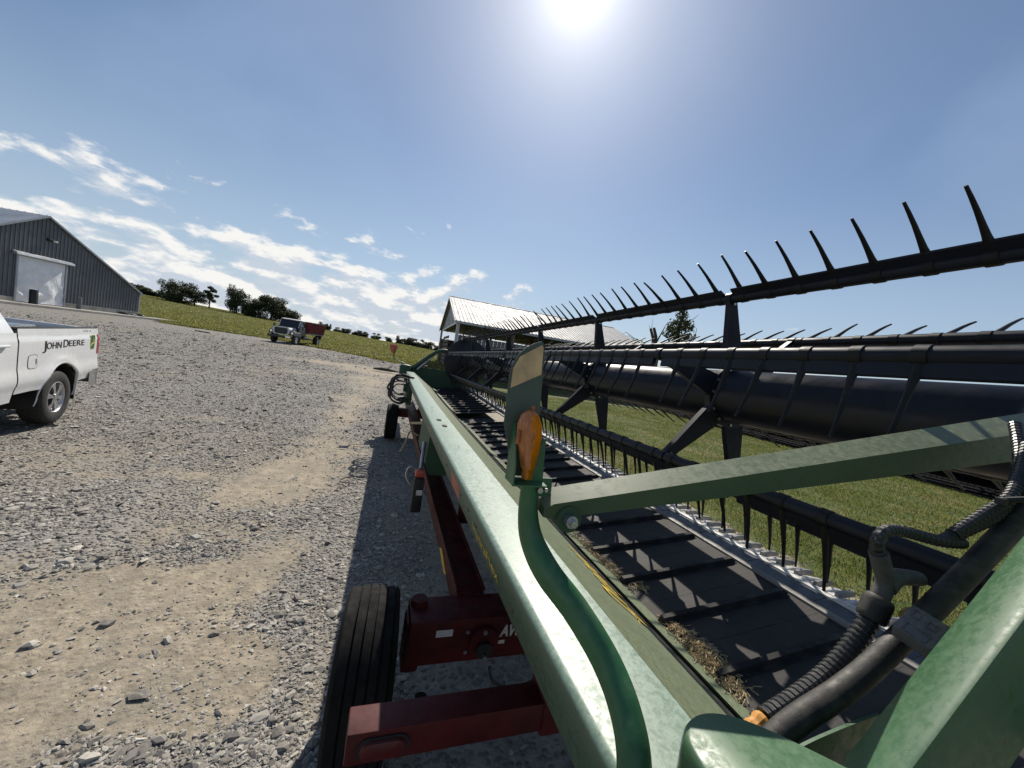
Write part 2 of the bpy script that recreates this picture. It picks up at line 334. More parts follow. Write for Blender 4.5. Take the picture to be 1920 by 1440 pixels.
def leaf_m(name, a, b_, trans=0.35):
    def b(t, p):
        i = t.attr('tint')
        c = t.mix(i, a, b_)
        t.put(p.inputs['Base Color'], c); p.inputs['Roughness'].default_value = 0.55
        p.inputs['Specular IOR Level'].default_value = 0.3
        tr = t.n('ShaderNodeBsdfTranslucent'); t.link(c, tr.inputs[0])
        mx = t.n('ShaderNodeMixShader'); mx.inputs[0].default_value = trans
        out = [n for n in t.nt.nodes if n.type == 'OUTPUT_MATERIAL'][0]
        t.link(p.outputs[0], mx.inputs[1]); t.link(tr.outputs[0], mx.inputs[2]); t.link(mx.outputs[0], out.inputs[0])
    return material(name, b)
leaf_m('foliage', (0.022, 0.034, 0.014), (0.075, 0.085, 0.032), 0.22)
leaf_m('foliage_hazed', (0.06, 0.075, 0.045), (0.13, 0.14, 0.08), 0.45)  # paler copy of foliage; distance haze is put into the leaf colour
leaf_m('vine_leaf', (0.030, 0.040, 0.015), (0.11, 0.12, 0.035), 0.3)
leaf_m('grass_blade', (0.070, 0.120, 0.020), (0.32, 0.30, 0.085), 0.45)
leaf_m('crop_leaf', (0.15, 0.16, 0.04), (0.36, 0.34, 0.10), 0.4)

# ------------------------------------------------------------------ mesh helpers
class MB:
    """collects shapes in world space; build() links them as ONE mesh object"""
    def __init__(s): s.v = []; s.f = []; s.t = []
    def add(s, verts, faces):
        o = len(s.v); s.v += [tuple(map(float, q)) for q in verts]; s.f += [tuple(i+o for i in f) for f in faces]; return s
    def box(s, c, d, rot=None, bev=0.0):
        x, y, z = d[0]/2, d[1]/2, d[2]/2
        if bev <= 0:
            vs = [(-x,-y,-z),(x,-y,-z),(x,y,-z),(-x,y,-z),(-x,-y,z),(x,-y,z),(x,y,z),(-x,y,z)]
            fs = [(0,3,2,1),(4,5,6,7),(0,1,5,4),(1,2,6,5),(2,3,7,6),(3,0,4,7)]
        else:
            b = min(bev, x*.9, y*.9, z*.9)
            bm = bmesh.new(); bmesh.ops.create_cube(bm, size=1.0)
            for q in bm.verts: q.co = Vector((q.co.x*2*x, q.co.y*2*y, q.co.z*2*z))
            bmesh.ops.bevel(bm, geom=bm.edges[:], offset=b, segments=2, profile=0.6, affect='EDGES')
            bm.verts.index_update(); vs = [q.co[:] for q in bm.verts]; fs = [tuple(q.index for q in f.verts) for f in bm.faces]; bm.free()
        R = rot if rot is not None else Matrix.Identity(3); c = Vector(c)
        return s.add([(R @ Vector(q) + c)[:] for q in vs], fs)
    def cyl(s, a, b, r0, r1=None, n=16, cap=True):
        r1 = r0 if r1 is None else r1; a = Vector(a); b = Vector(b); d = (b-a)
        q = d.to_track_quat('Z', 'Y').to_matrix(); vs = []; fs = []
        for c, r in ((a, r0), (b, r1)):
            for i in range(n):
                t = 2*PI*i/n; vs.append((c + q @ Vector((r*math.cos(t), r*math.sin(t), 0)))[:])
        for i in range(n): j = (i+1) % n; fs.append((i, j, n+j, n+i))
        if cap: fs.append(tuple(range(n-1, -1, -1))); fs.append(tuple(range(n, 2*n)))
        return s.add(vs, fs)
    def tube(s, pts, r, n=10, cap=True, flat=None):
        """swept round bar; r a number or a list of radii; flat = (list of) squash factors"""
        P = [Vector(p) for p in pts]; m = len(P); R = [r]*m if isinstance(r, (int, float)) else list(r)
        vs = []; fs = []; prev = None
        for k in range(m):
            d = (P[min(k+1, m-1)] - P[max(k-1, 0)]).normalized()
            if prev is None:
                u = d.orthogonal().normalized()
            else:
                u = (prev - d*prev.dot(d)).normalized()
            prev = u; w = d.cross(u); fl = 1.0 if flat is None else flat[k]
            for i in range(n):
                t = 2*PI*i/n; vs.append((P[k] + u*(R[k]*math.cos(t)) + w*(R[k]*fl*math.sin(t)))[:])
        for k in range(m-1):
            for i in range(n):
                j = (i+1) % n; fs.append((k*n+i, k*n+j, (k+1)*n+j, (k+1)*n+i))
        if cap: fs.append(tuple(range(n-1, -1, -1))); fs.append(tuple((m-1)*n+i for i in range(n)))
        return s.add(vs, fs)
    def lathe(s, o, axis, prof, n=40):
        """prof: list of (radius, offset along axis)"""
        o = Vector(o); q = Vector(axis).to_track_quat('Z', 'Y').to_matrix(); vs = []; fs = []; m = len(prof)
        for r, h in prof:
            for i in range(n):
                t = 2*PI*i/n; vs.append((o + q @ Vector((r*math.cos(t), r*math.sin(t), h)))[:])
        for k in range(m-1):
            for i in range(n):
                j = (i+1) % n; fs.append((k*n+i, k*n+j, (k+1)*n+j, (k+1)*n+i))
        return s.add(vs, fs)
    def prism(s, poly, off):
        """planar polygon (3D points) extruded by vector off"""
        n = len(poly); off = Vector(off); P = [Vector(p) for p in poly]
        return s.add([p[:] for p in P]+[(p+off)[:] for p in P], [tuple(range(n-1, -1, -1)), tuple(range(n, 2*n))]+[(i, (i+1) % n, n+(i+1) % n, n+i) for i in range(n)])
    def loft(s, secs, closed=True, cap=True):
        m = len(secs); n = len(secs[0]); vs = [q for c in secs for q in c]; fs = []
        for k in range(m-1):
            for i in range(n if closed else n-1):
                j = (i+1) % n; fs.append((k*n+i, k*n+j, (k+1)*n+j, (k+1)*n+i))
        if cap and closed: fs.append(tuple(range(n-1, -1, -1))); fs.append(tuple((m-1)*n+i for i in range(n)))
        return s.add(vs, fs)
    def xf(s, fn): s.v = [tuple(fn(Vector(q))) for q in s.v]; return s
    def mesh(s, name, mat, smooth=35, fixn=True):
        me = bpy.data.meshes.new(name); me.from_pydata(s.v, [], s.f)
        if fixn:
            bm = bmesh.new(); bm.from_mesh(me); bmesh.ops.recalc_face_normals(bm, faces=bm.faces[:]); bm.to_mesh(me); bm.free()
        if mat: me.materials.append(MATS[mat])
        if smooth:
            me.polygons.foreach_set('use_smooth', [True]*len(me.polygons)); me.set_sharp_from_angle(angle=math.radians(smooth))
        me.update(); return me

WLOC = {}                                        # world location of every parent (parents are never rotated)
def wloc(o): return WLOC.get(o.name, Vector((0, 0, 0)))
def link(o, parent, wl):
    COL.objects.link(o); WLOC[o.name] = Vector(wl)
    if parent is not None: o.parent = parent; o.location = Vector(wl) - wloc(parent)
    else: o.location = wl
    return o
def props(o, label=None, cat=None, group=None, kind=None):
    if label: o['label'] = label
    if cat: o['category'] = cat
    if group: o['group'] = group
    if kind: o['kind'] = kind
    return o
def thing(name, loc, label, cat, group=None):
    return props(link(bpy.data.objects.new(name, None), None, loc), label, cat, group)
def build(mb, name, mat, parent=None, smooth=35, label=None, cat=None, group=None, kind=None):
    a = np.array(mb.v); c = Vector(((a[:,0].min()+a[:,0].max())/2, (a[:,1].min()+a[:,1].max())/2, a[:,2].min()))
    mb.v = [(q[0]-c.x, q[1]-c.y, q[2]-c.z) for q in mb.v]
    o = bpy.data.objects.new(name, mb.mesh(name, mat, smooth)); link(o, parent, c)
    return props(o, label, cat, group, kind)
def inst(me, name, M, parent=None, **k):
    """object of a shared mesh at world matrix M"""
    o = bpy.data.objects.new(name, me); COL.objects.link(o); w = M.to_translation(); WLOC[o.name] = w.copy()
    if parent is not None: o.parent = parent; M = Matrix.Translation(-wloc(parent)) @ M
    o.matrix_basis = M
    return props(o, **k)
def raw(name, V, F, mat, parent=None, tint=None, smooth=False, **k):
    """big mesh from numpy arrays, faces all of one size"""
    me = bpy.data.meshes.new(name); n = F.shape[1]
    me.vertices.add(len(V)); me.vertices.foreach_set('co', V.astype(np.float32).ravel())
    me.loops.add(F.size); me.loops.foreach_set('vertex_index', F.astype(np.int32).ravel())
    me.polygons.add(len(F)); me.polygons.foreach_set('loop_start', np.arange(0, F.size, n, dtype=np.int32)); me.polygons.foreach_set('loop_total', np.full(len(F), n, dtype=np.int32))
    me.polygons.foreach_set('use_smooth', np.full(len(F), smooth, dtype=bool))
    if tint is not None:
        at = me.attributes.new('tint', 'FLOAT', 'POINT'); at.data.foreach_set('value', tint.astype(np.float32))
    me.materials.append(MATS[mat]); me.update(calc_edges=True)
    if parent == 'mesh': return me
    o = bpy.data.objects.new(name, me); link(o, parent, (0, 0, 0) if parent is None else wloc(parent)); return props(o, **k)
def text(txt, name, mat, M, size, parent, shear=0.0, bold=0.0, extrude=0.0006, width=None, space=1.0):
    cu_ = bpy.data.curves.new('t', 'FONT'); cu_.body = txt; cu_.size = size; cu_.shear = shear; cu_.offset = bold; cu_.extrude = extrude; cu_.space_character = space
    cu_.resolution_u = 3
    t = bpy.data.objects.new('t', cu_); COL.objects.link(t); bpy.context.view_layer.update()
    dg = bpy.context.evaluated_depsgraph_get(); me = bpy.data.meshes.new_from_object(t.evaluated_get(dg)); bpy.data.objects.remove(t); bpy.data.curves.remove(cu_)
    a = np.array([v.co[:] for v in me.vertices])
    if width:
        k = width/(a[:,0].max()-a[:,0].min()); me.transform(Matrix.Translation((-a[:,0].min()*k, 0, 0)) @ Matrix.Diagonal((k, 1, 1, 1)))
    me.materials.clear(); me.materials.append(MATS[mat]); me.name = name
    return inst(me, name, M, parent)
def basis(o, x, y):
    x = Vector(x).normalized(); y = Vector(y); y = (y - x*y.dot(x)).normalized(); z = x.cross(y)
    return Matrix(((x.x, y.x, z.x, o[0]), (x.y, y.y, z.y, o[1]), (x.z, y.z, z.z, o[2]), (0, 0, 0, 1)))
def spline(P, k=8):
    P = [Vector(p) for p in P]; out = []
    for i in range(len(P)-1):
        a = P[max(i-1, 0)]; b = P[i]; c = P[i+1]; d = P[min(i+2, len(P)-1)]
        for j in range(k):
            t = j/k; out.append(0.5*((2*b)+(c-a)*t+(2*a-5*b+4*c-d)*t*t+(3*b-a-3*c+d)*t**3))
    out.append(P[-1]); return out

# ------------------------------------------------------------------ value noise for the ground
_h = np.random.default_rng(3).random((256, 256))
def vn(x, y, s):
    x = np.asarray(x)*s; y = np.asarray(y)*s; xi = np.floor(x).astype(int); yi = np.floor(y).astype(int); fx = x-xi; fy = y-yi
    fx = fx*fx*(3-2*fx); fy = fy*fy*(3-2*fy)
    g = lambda i, j: _h[i % 256, j % 256]
    return (g(xi, yi)*(1-fx)+g(xi+1, yi)*fx)*(1-fy)+(g(xi, yi+1)*(1-fx)+g(xi+1, yi+1)*fx)*fy
def fbm(x, y, s): return 0.5*vn(x, y, s)+0.27*vn(x+31, y+7, s*2.1)+0.15*vn(x+3, y+57, s*4.3)+0.08*vn(x+13, y+5, s*9.1)
def sst(a, b, x): t = np.clip((np.asarray(x)-a)/(b-a), 0, 1); return t*t*(3-2*t)
BX = [-400, -60, -30, -22, -12.5, -6, 0.5, 4, 12, 30, 400]; BY = [60, 60, 62, 47, 46.5, 39.5, 31.5, 30, 29, 27, 20]
def border(x): return np.interp(x, BX, BY)
def terrain(x, y):
    x = np.asarray(x, float); y = np.asarray(y, float)
    z = 0.36*sst(12, 38, y) + 0.12*sst(-10, 4, x)*sst(16, 32, y)
    d = np.maximum(y-border(x), 0.0)
    top = 1.9-.04*np.clip(x, -110, 25)
    z = z + (top-.40)*sst(-20, 165, d)*np.clip(d/6, 0, 1)
    z = z - 14.0*sst(230, 560, d)
    return z
def field_amt(x, y): return np.clip(0.5+(np.asarray(y)-border(x))/5.0, 0, 1)
def lawn_amt(x, y): return np.clip(0.5+(np.asarray(x)-5.25-0.15*np.sin(np.asarray(y)*0.35))/1.0, 0, 1)*np.clip((60-np.asarray(y))/6, 0, 1)
DIRT = [(-1.40,2.35,.55,.30,1.0),(-0.85,2.35,.42,.28,.8),(-1.40,2.98,.50,.28,.95),(-1.75,2.75,.6,.3,.8),(-1.02,3.35,.45,.28,.9),(-1.28,5.0,.50,.55,1.0),(-1.0,6.0,.5,.6,.95),(-1.7,4.15,.35,.4,.5),
        (-0.62,2.5,.25,.2,.5),(-0.70,5.4,.35,.5,.6),(-0.65,3.9,.22,.35,.35),(-2.6,25,2.8,1.3,1.0),(0.2,23,1.9,1.2,1.1),(-6,38,5,1.5,.5),(-2.6,7.6,.8,.5,.3),(-0.5,7.3,.5,.7,.55),(-5,19,3,.6,.3),(-3.0,2.4,.9,.5,.7),
        (4.6,3.6,.9,9,1.2),(4.2,9,1.2,6,.9),(0.4,4.3,.5,2.5,.2),(-1.0,7.6,.45,.9,.75),(-.85,9.6,.5,1.2,.65),(-.75,12,.6,1.6,.6),(-.7,15.5,.9,2.2,.6),(-.5,19.5,1.3,2.2,.7),(-1.9,3.4,.5,.25,.6),(-2.5,2.0,.6,.4,.6),(-2.3,5.6,.9,.18,.45),(-3.0,8.8,1.4,.25,.4)]
STON = [(-0.40,1.95,.16,.32,1.0),(-0.44,2.62,.13,.36,.9),(-0.46,3.30,.20,.35,.8),(-0.36,4.1,.3,.5,.9),(-2.0,3.5,.5,.35,.5),(-1.45,3.75,.4,.18,.8),(-1.3,4.45,.5,.10,.5),(-0.95,2.02,.3,.10,.6),(-2.3,4.4,.9,.6,.9)]
def dirt_amt(x, y):
    x = np.asarray(x, float); y = np.asarray(y, float); d = np.zeros_like(x)
    wx = x + 0.30*(fbm(x, y, 1.7)-.5); wy = y + 0.45*(fbm(x+50, y+9, 1.7)-.5)
    for cx, cy, rx, ry, a in DIRT: d = d + a*np.exp(-(((wx-cx)/rx)**2+((wy-cy)/ry)**2))
    for cx, cy, rx, ry, a in STON: d = d - 0.75*a*np.exp(-(((wx-cx)/rx)**2+((wy-cy)/ry)**2))
    d = d + 0.30*sst(9, 4, y) + 0.22*sst(4.6, 3.0, y)*sst(-.2, -.7, x) + 0.95*(fbm(x, y, 0.8)-0.5) + 0.45*(fbm(x, y, 3.0)-.5)
    return np.clip(d, 0, 1)

# ------------------------------------------------------------------ ground: one sheet to the horizon
def axis(seg):
    out = []
    for a, b, s in seg: out += list(np.arange(a, b-1e-6, s))
    return np.array(out+[seg[-1][1]])
gx = axis([(-1500,-300,150),(-300,-90,15),(-90,-30,2.5),(-30,-9,.8),(-9,-5,.2),(-5,.6,.06),(.6,8,.2),(8,16,.5),(16,60,2.5),(60,300,16),(300,1500,150)])
gy = axis([(-300,-20,40),(-20,0,2),(0,1.2,.2),(1.2,8,.06),(8,14,.15),(14,60,.6),(60,170,3),(170,500,22),(500,3000,250)])
GX, GY = np.meshgrid(gx, gy); fxv = GX.ravel(); fyv = GY.ravel()
gz = terrain(fxv, fyv); dd = dirt_amt(fxv, fyv); near = (np.hypot(fxv, fyv) < 14)
gz = gz + near*(0.02*(fbm(fxv, fyv, 2.2)-.5)) - near*0.012*dd
fa = field_amt(fxv, fyv)
gz = gz + (fa > .6)*0.10*(fbm(fxv, fyv, 0.7)-.5)
nx = len(gx); ny = len(gy); ii, jj = np.meshgrid(np.arange(nx-1), np.arange(ny-1)); b0 = (jj*nx+ii).ravel()
ground = raw('ground', np.stack([fxv, fyv, gz], 1), np.stack([b0, b0+1, b0+1+nx, b0+nx], 1), 'ground', smooth=True, kind='structure')
for nm, arr in (('dirt', dd), ('field', fa), ('lawn', lawn_amt(fxv, fyv))):
    at = ground.data.attributes.new(nm, 'FLOAT', 'POINT'); at.data.foreach_set('value', arr.astype(np.float32))

# loose stones on the lot
def scatter_stones():
    t = (1+5**.5)/2
    V = np.array([(-1,t,0),(1,t,0),(-1,-t,0),(1,-t,0),(0,-1,t),(0,1,t),(0,-1,-t),(0,1,-t),(t,0,-1),(t,0,1),(-t,0,-1),(-t,0,1)], float); V /= np.linalg.norm(V[0])
    Fc = np.array([(0,11,5),(0,5,1),(0,1,7),(0,7,10),(0,10,11),(1,5,9),(5,11,4),(11,10,2),(10,7,6),(7,1,8),(3,9,4),(3,4,2),(3,2,6),(3,6,8),(3,8,9),(4,9,5),(2,4,11),(6,2,10),(8,6,7),(9,8,1)])
    # candidates thin out with distance
    N = 500000
    r = 1.3*(46/1.3)**rng.random(N)
    th = np.radians(rng.uniform(-50, 10, N)); x = r*np.sin(th); y = r*np.cos(th)
    x2 = rng.uniform(-.5, 5.0, 14000); y2 = rng.uniform(1.2, 12, 14000); x = np.concatenate([x, x2]); y = np.concatenate([y, y2])
    d = dirt_amt(x, y); cl = .6*fbm(x+9, y+4, 1.6)+.4*fbm(x+2, y+44, 5.0); R_ = np.hypot(x, y); fade = 1-sst(30, 46, R_)
    cl = cl + .16*sst(4.5, 8, R_)
    keep = rng.random(len(x)) < np.clip(1.0-1.05*d, 0.10, 1)*np.clip(0.04+2.6*(cl-.33), .06, 1)*fade*.75
    keep &= (y < border(x)-.5)
    x = x[keep]; y = y[keep]; n = len(x); d = d[keep]; R_ = R_[keep]
    s = np.exp(rng.normal(math.log(0.0050), 0.58, n)); big = rng.random(n) < 0.010; s[big] *= 2.4
    s = np.clip(s, .003, .034)*np.clip(.75+.085*R_, .85, 3.2)
    sc = np.stack([s*rng.uniform(.9, 1.7, n), s*rng.uniform(.8, 1.3, n), s*rng.uniform(.30, .70, n)], 1)
    P = V[None]*(1+rng.normal(0, .26, (n, 12, 1)))*sc[:, None, :]
    a = rng.uniform(0, 2*PI, n); tl = rng.normal(0, .35, n); ca, sa = np.cos(a), np.sin(a); ct, st = np.cos(tl), np.sin(tl)
    Y = P[:,:,1]*ct[:,None]-P[:,:,2]*st[:,None]; Z = P[:,:,1]*st[:,None]+P[:,:,2]*ct[:,None]; X = P[:,:,0]
    X, Y = X*ca[:,None]-Y*sa[:,None], X*sa[:,None]+Y*ca[:,None]
    base = terrain(x, y)+0.02*(fbm(x, y, 2.2)-.5)-0.012*d
    W3 = np.stack([X+x[:,None], Y+y[:,None], Z+(base+sc[:,2]*.35)[:,None]], 2)
    tint = np.clip(rng.normal(.45, .28, n), 0, 1)
    nr = R_ < 6.0
    # far stones are simpler: eight faces from six of the twelve corners
    F8 = np.array([(0,1,2),(0,2,3),(0,3,4),(0,4,1),(5,2,1),(5,3,2),(5,4,3),(5,1,4)]); pick6 = [1, 9, 4, 11, 7, 3]
    A3 = W3[nr].reshape(-1, 3); B3 = W3[~nr][:, pick6].reshape(-1, 3); na = nr.sum(); nb = n-na
    FF = np.concatenate([(Fc[None]+(np.arange(na)*12)[:,None,None]).reshape(-1, 3), (F8[None]+(np.arange(nb)*6)[:,None,None]).reshape(-1, 3)+na*12])
    raw('gravel', np.concatenate([A3, B3]), FF, 'stone', tint=np.concatenate([np.repeat(tint[nr], 12), np.repeat(tint[~nr], 6)]), label='loose grey limestone gravel scattered over the dusty lot', cat='gravel', kind='stuff')
scatter_stones()

def blades(name, x, y, h, w, mat, label, cat, lean=.5, z=None):
    n = len(x); a = rng.uniform(0, 2*PI, n); z0 = terrain(x, y) if z is None else z
    ca, sa = np.cos(a), np.sin(a); l = rng.uniform(0.1, lean, n)*h; b = rng.uniform(0, 2*PI, n)
    p0 = np.stack([x-ca*w, y-sa*w, z0-.005], 1); p1 = np.stack([x+ca*w, y+sa*w, z0-.005], 1)
    m0 = np.stack([x-ca*w*.7+l*.4*np.cos(b), y-sa*w*.7+l*.4*np.sin(b), z0+h*.6], 1); m1 = m0+np.stack([ca*w*1.4, sa*w*1.4, np.zeros(n)], 1)
    p2 = np.stack([x+l*np.cos(b), y+l*np.sin(b), z0+h], 1)
    V = np.stack([p0, p1, m1, m0, p2], 1).reshape(-1, 3); k = np.arange(n)*5
    F = np.concatenate([np.stack([k, k+1, k+2], 1), np.stack([k, k+2, k+3], 1), np.stack([k+3, k+2, k+4], 1)])
    raw(name, V, F, mat, tint=np.repeat(np.clip(rng.normal(.4, .3, n), 0, 1), 5), label=label, cat=cat, kind='stuff')
n = 190000
x = 4.8+14*rng.random(n)**1.5; y = 1.4+20*rng.random(n)**1.3
k = rng.random(n) < lawn_amt(x, y)*np.clip(.25+1.6*(fbm(x, y, 1.5)-.2), .1, 1); x = x[k]; y = y[k]
blades('grass', x, y, rng.uniform(.02, .07, len(x))*(.6+.8*fbm(x, y, .6)), .003+.0004*x+.0012*rng.random(len(x)), 'grass_blade', 'short mown grass strip beyond the cutter bar', 'grass', .9)
# leafy crop on the slope behind the lot: leaf clumps thin out with distance
n = 170000
dd_ = 150*rng.random(n)**1.7; x = rng.uniform(-1, 1, n)*(36+.45*dd_)-16; y = border(x)+.6+dd_
k = (rng.random(n) < np.clip(.1+1.7*(fbm(x, y, .5)-.25), .05, 1)); x = x[k]; y = y[k]
blades('field_crop', x, y, rng.uniform(.06, .22, len(x)), (.03+.06*rng.random(len(x)))*(1+(y-border(x))/60), 'crop_leaf', 'yellow green leafy crop covering the gentle slope', 'crop', 1.2)

# ------------------------------------------------------------------ draper header (local frame: x to the front, y along, z up from the camera height)
RH = Matrix(((1.0, .009, 0), (-.009, 1.0, .026), (0, -.026, 1.0)))
CC = Vector((0, 0, CH))
def HL(p): return CC + RH @ Vector(p)  # header coordinates were worked out beforehand from image pixels
def bow(y): return 0.0017*max(y, 0)**2
def HB(p): return CC + RH @ Vector((p[0], p[1], p[2]+bow(p[1])))
header = thing('draper_header', HL((1.0, 5.8, -2.0)), 'long green draper header with black reel resting on a red trailer', 'header')
Y0, Y1 = 0.30, 9.40
def strip(sec, ys, name, mat, closed=True, **k):
    m = MB(); m.loft([[HB((x, y, z))[:] for x, z in sec] for y in ys], closed, closed); return build(m, name, mat, header, **k)
def span(a, b, s=.4): return list(np.linspace(a, b, max(2, int(abs(b-a)/s))))
# rear beam: three pressed lengths with lap seams
beam_sec = [(.535,-.521),(.372,-.520),(.362,-.523),(.356,-.531),(.355,-.541),(.379,-.648),(.387,-.655),(.42,-.655),(.45,-.60),(.535,-.56)]
for a, b, o in ((Y0, 2.30, 0.0), (2.304, 6.0, .0025), (6.004, Y1, .005)):
    sec = [(x, z-o) for x, z in beam_sec]
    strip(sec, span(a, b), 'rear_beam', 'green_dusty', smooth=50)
# sloping back sheets
for a, b, o in ((Y0+.1, 2.30, 0.0), (2.304, 6.0, .003), (6.004, Y1, .006)):
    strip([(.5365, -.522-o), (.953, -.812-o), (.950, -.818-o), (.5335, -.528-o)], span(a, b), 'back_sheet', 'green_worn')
strip([(.9535,-.8135), (1.004,-.842), (1.004,-.85), (.9535,-.822)], span(Y0+.1, Y1), 'rubber_seal', 'seal_rubber')
for a, b in ((Y0+.1, 1.98), (2.06, 5.0), (5.9, Y1)):
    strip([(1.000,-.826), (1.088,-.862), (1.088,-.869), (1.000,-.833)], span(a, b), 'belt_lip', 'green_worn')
strip([(.62,-.66), (.645,-.66), (.645,-.98), (.62,-.98)], span(Y0, Y1, 1), 'rear_wall', 'green_dull')
strip([(.65,-.96), (1.70,-.90), (1.70,-.94), (.65,-1.0)], span(Y0, Y1, 1), 'deck_floor', 'green_dull')
# belts: two side belts and the feed belt in the middle
BZ0, BZ1, BX0, BX1 = -.862, -.772, 1.06, 1.735
def belt_z(x): return BZ0+(BZ1-BZ0)*(x-BX0)/(BX1-BX0)
for a, b in ((.42, 5.05), (5.85, Y1-.05)):
    strip([(BX0, BZ0), (BX1, BZ1), (BX1, BZ1-.012), (BX0, BZ0-.012)], span(a, b), 'draper_belt', 'belt')
strip([(BX0-.05, BZ0-.09), (BX1-.12, BZ1-.10), (BX1-.12, BZ1-.12), (BX0-.05, BZ0-.11)], span(5.0, 5.9), 'feed_belt', 'belt')
slat = MB(); L = math.hypot(BX1-BX0, BZ1-BZ0)
sp = [(-.024,0),(-.022,.006),(-.012,.009),(-.010,.024),(.008,.026),(.011,.009),(.022,.006),(.024,0)]
slat.loft([[(xx, q[0], q[1]*(.4 if e else 1)) for q in sp] for xx, e in ((0,1),(.012,0),(L-.055,0),(L-.035,1))], True, True)
slat_me = slat.mesh('belt_slat', 'seal_rubber', 40)
tilt = Matrix.Rotation(-math.atan2(BZ1-BZ0, BX1-BX0), 4, 'Y'); RH4 = RH.to_4x4()
yy = .58
while yy < Y1-.1:
    if not 4.95 < yy < 5.9:
        inst(slat_me, 'belt_slat', Matrix.Translation(HB((BX0+.015, yy, BZ0+.001))) @ RH4 @ tilt, header)
    yy += .2565
# thin splices between slats
spl = MB(); spl.box((L*.48, 0, .0006), (L*.94, .004, .0012)); spl_me = spl.mesh('belt_splice', 'seal_rubber', 0)
for q in (.70, .965, 1.20, 1.49, 1.73, 2.02, 2.25, 2.5, 2.8):
    inst(spl_me, 'belt_splice', Matrix.Translation(HB((BX0+.015, q, BZ0+.001))) @ RH4 @ tilt, header)
# skid strip and knife
strip([(1.728,-.764), (1.752,-.756), (1.752,-.780), (1.728,-.78)], span(Y0+.2, Y1), 'belt_edge_guide', 'guide_strip')
m_ = MB()
blu = MB(); blu.loft([[(0,q,0),(.098,q,.012),(.098,q,.006),(0,q,-.006)] for q in (0,.006,.297,.303)], True, True); blu_me = blu.mesh('skid_plate', 'skid_blue', 30)
yy = .4
while yy < Y1-.35:
    inst(blu_me, 'skid_plate', Matrix.Translation(HB((1.757, yy, -.757))) @ RH4, header); yy += .3052
strip([(1.84,-.742), (1.868,-.738), (1.868,-.76), (1.84,-.76)], span(Y0+.2, Y1), 'knife_back', 'guard_steel')
# one guard: drilled pale plate with a point, and the grey finger beside it
def guard_mesh():
    m = MB(); P = [(0,-.036),(.030,-.036),(.040,-.028),(.098,-.006),(.104,.0),(.098,.006),(.040,.028),(.030,.036),(0,.036)]
    m.prism([(x, y, 0) for x, y in P], (0, 0, .006))
    m.tube([(.0,0,.003),(.05,0,.008),(.10,0,.006),(.125,0,.002)], [.010,.011,.007,.002], 8)
    return m.mesh('guard', 'guard_steel', 40)
def hole_mesh():
    m = MB()
    for q, w, r in ((.022,-.020,.0062),(.022,.016,.0062),(.046,-.010,.0052),(.048,.014,.0048)): m.cyl((q, w, .0062), (q, w, .0068), r, n=8)
    return m.mesh('plate_hole', 'decal_black', 0)
def finger_mesh():
    m = MB(); m.loft([[(q,-w,h0),(q,w,h0),(q,w*.7,h1),(q,-w*.7,h1)] for q,w,h0,h1 in ((.01,.009,.0,.018),(.06,.009,.002,.026),(.105,.008,.004,.024),(.128,.003,.006,.014))], True, True)
    return m.mesh('knife_finger', 'guard_grey', 40)
g_me, h_me, f_me = guard_mesh(), hole_mesh(), finger_mesh(); gs = .0762*1.1; yy = .62; cnt = 0
far_g = MB()
while yy < Y1-.3:
    M = Matrix.Translation(HB((1.862, yy, -.742))) @ RH4 @ Matrix.Rotation(.06, 4, 'Y')
    if cnt < 70:
        g = inst(g_me, 'guard', M, header); inst(h_me, 'plate_hole', M, g); inst(f_me, 'knife_finger', M @ Matrix.Translation((0, gs*.5, .004)), header)
    else:
        far_g.add([(M @ v.co)[:] for v in g_me.vertices], [tuple(p.vertices) for p in g_me.polygons])
        M2 = M @ Matrix.Translation((0, gs*.5, .004)); far_g.add([(M2 @ v.co)[:] for v in f_me.vertices], [tuple(p.vertices) for p in f_me.polygons])
    yy += gs; cnt += 1
build(far_g, 'guard', 'guard_steel', header, kind='stuff')
# ------------------------------------------------------------------ reel
RCX, RCZ, RR = 1.760, .0327, .522
BATS = [(102.8, 142, 'top'), (162.8, -110, 'mid'), (222.8, -74, 'low'), (282.8, -79, 'bottom'), (342.8, -25, 'front'), (42.8, 29, 'third')]
SPY = [1.552, 2.8925, 4.233, 5.5735, 6.914, 8.2545]
RY0, RY1 = .54, 9.15
m = MB(); m.tube([HL((RCX, y, RCZ)) for y in (RY0, RY0+.01, RY1-.01, RY1)], [.130, .140, .140, .130], 48); build(m, 'reel_tube', 'black_metal', header, 60)
def tine_mesh(n=7):
    m = MB(); m.lathe((0, 0, 0), (0, 1, 0), [(.0262,-.017),(.0292,-.0155),(.0292,.0155),(.0262,.017)], 20)
    secs = []                                   # finger along +x, a faint bend towards +z
    for q, w, h, c in ((.024,.0165,.0125,.0),(.047,.0145,.0115,.0),(.073,.0108,.0098,.0005),(.111,.0088,.0080,.002),(.162,.0072,.0065,.0035),(.209,.0060,.0052,.0025),(.250,.0048,.0040,.0)):
        secs.append([(q-h*math.sin(t)*.15, w*math.cos(t), c+h*math.sin(t)) for t in [2*PI*i/8 for i in range(8)]])
    m.loft(secs, True, True); return m.mesh('tine', 'tine_plastic', 50)
t_me = tine_mesh()
allt = []
bars = {}
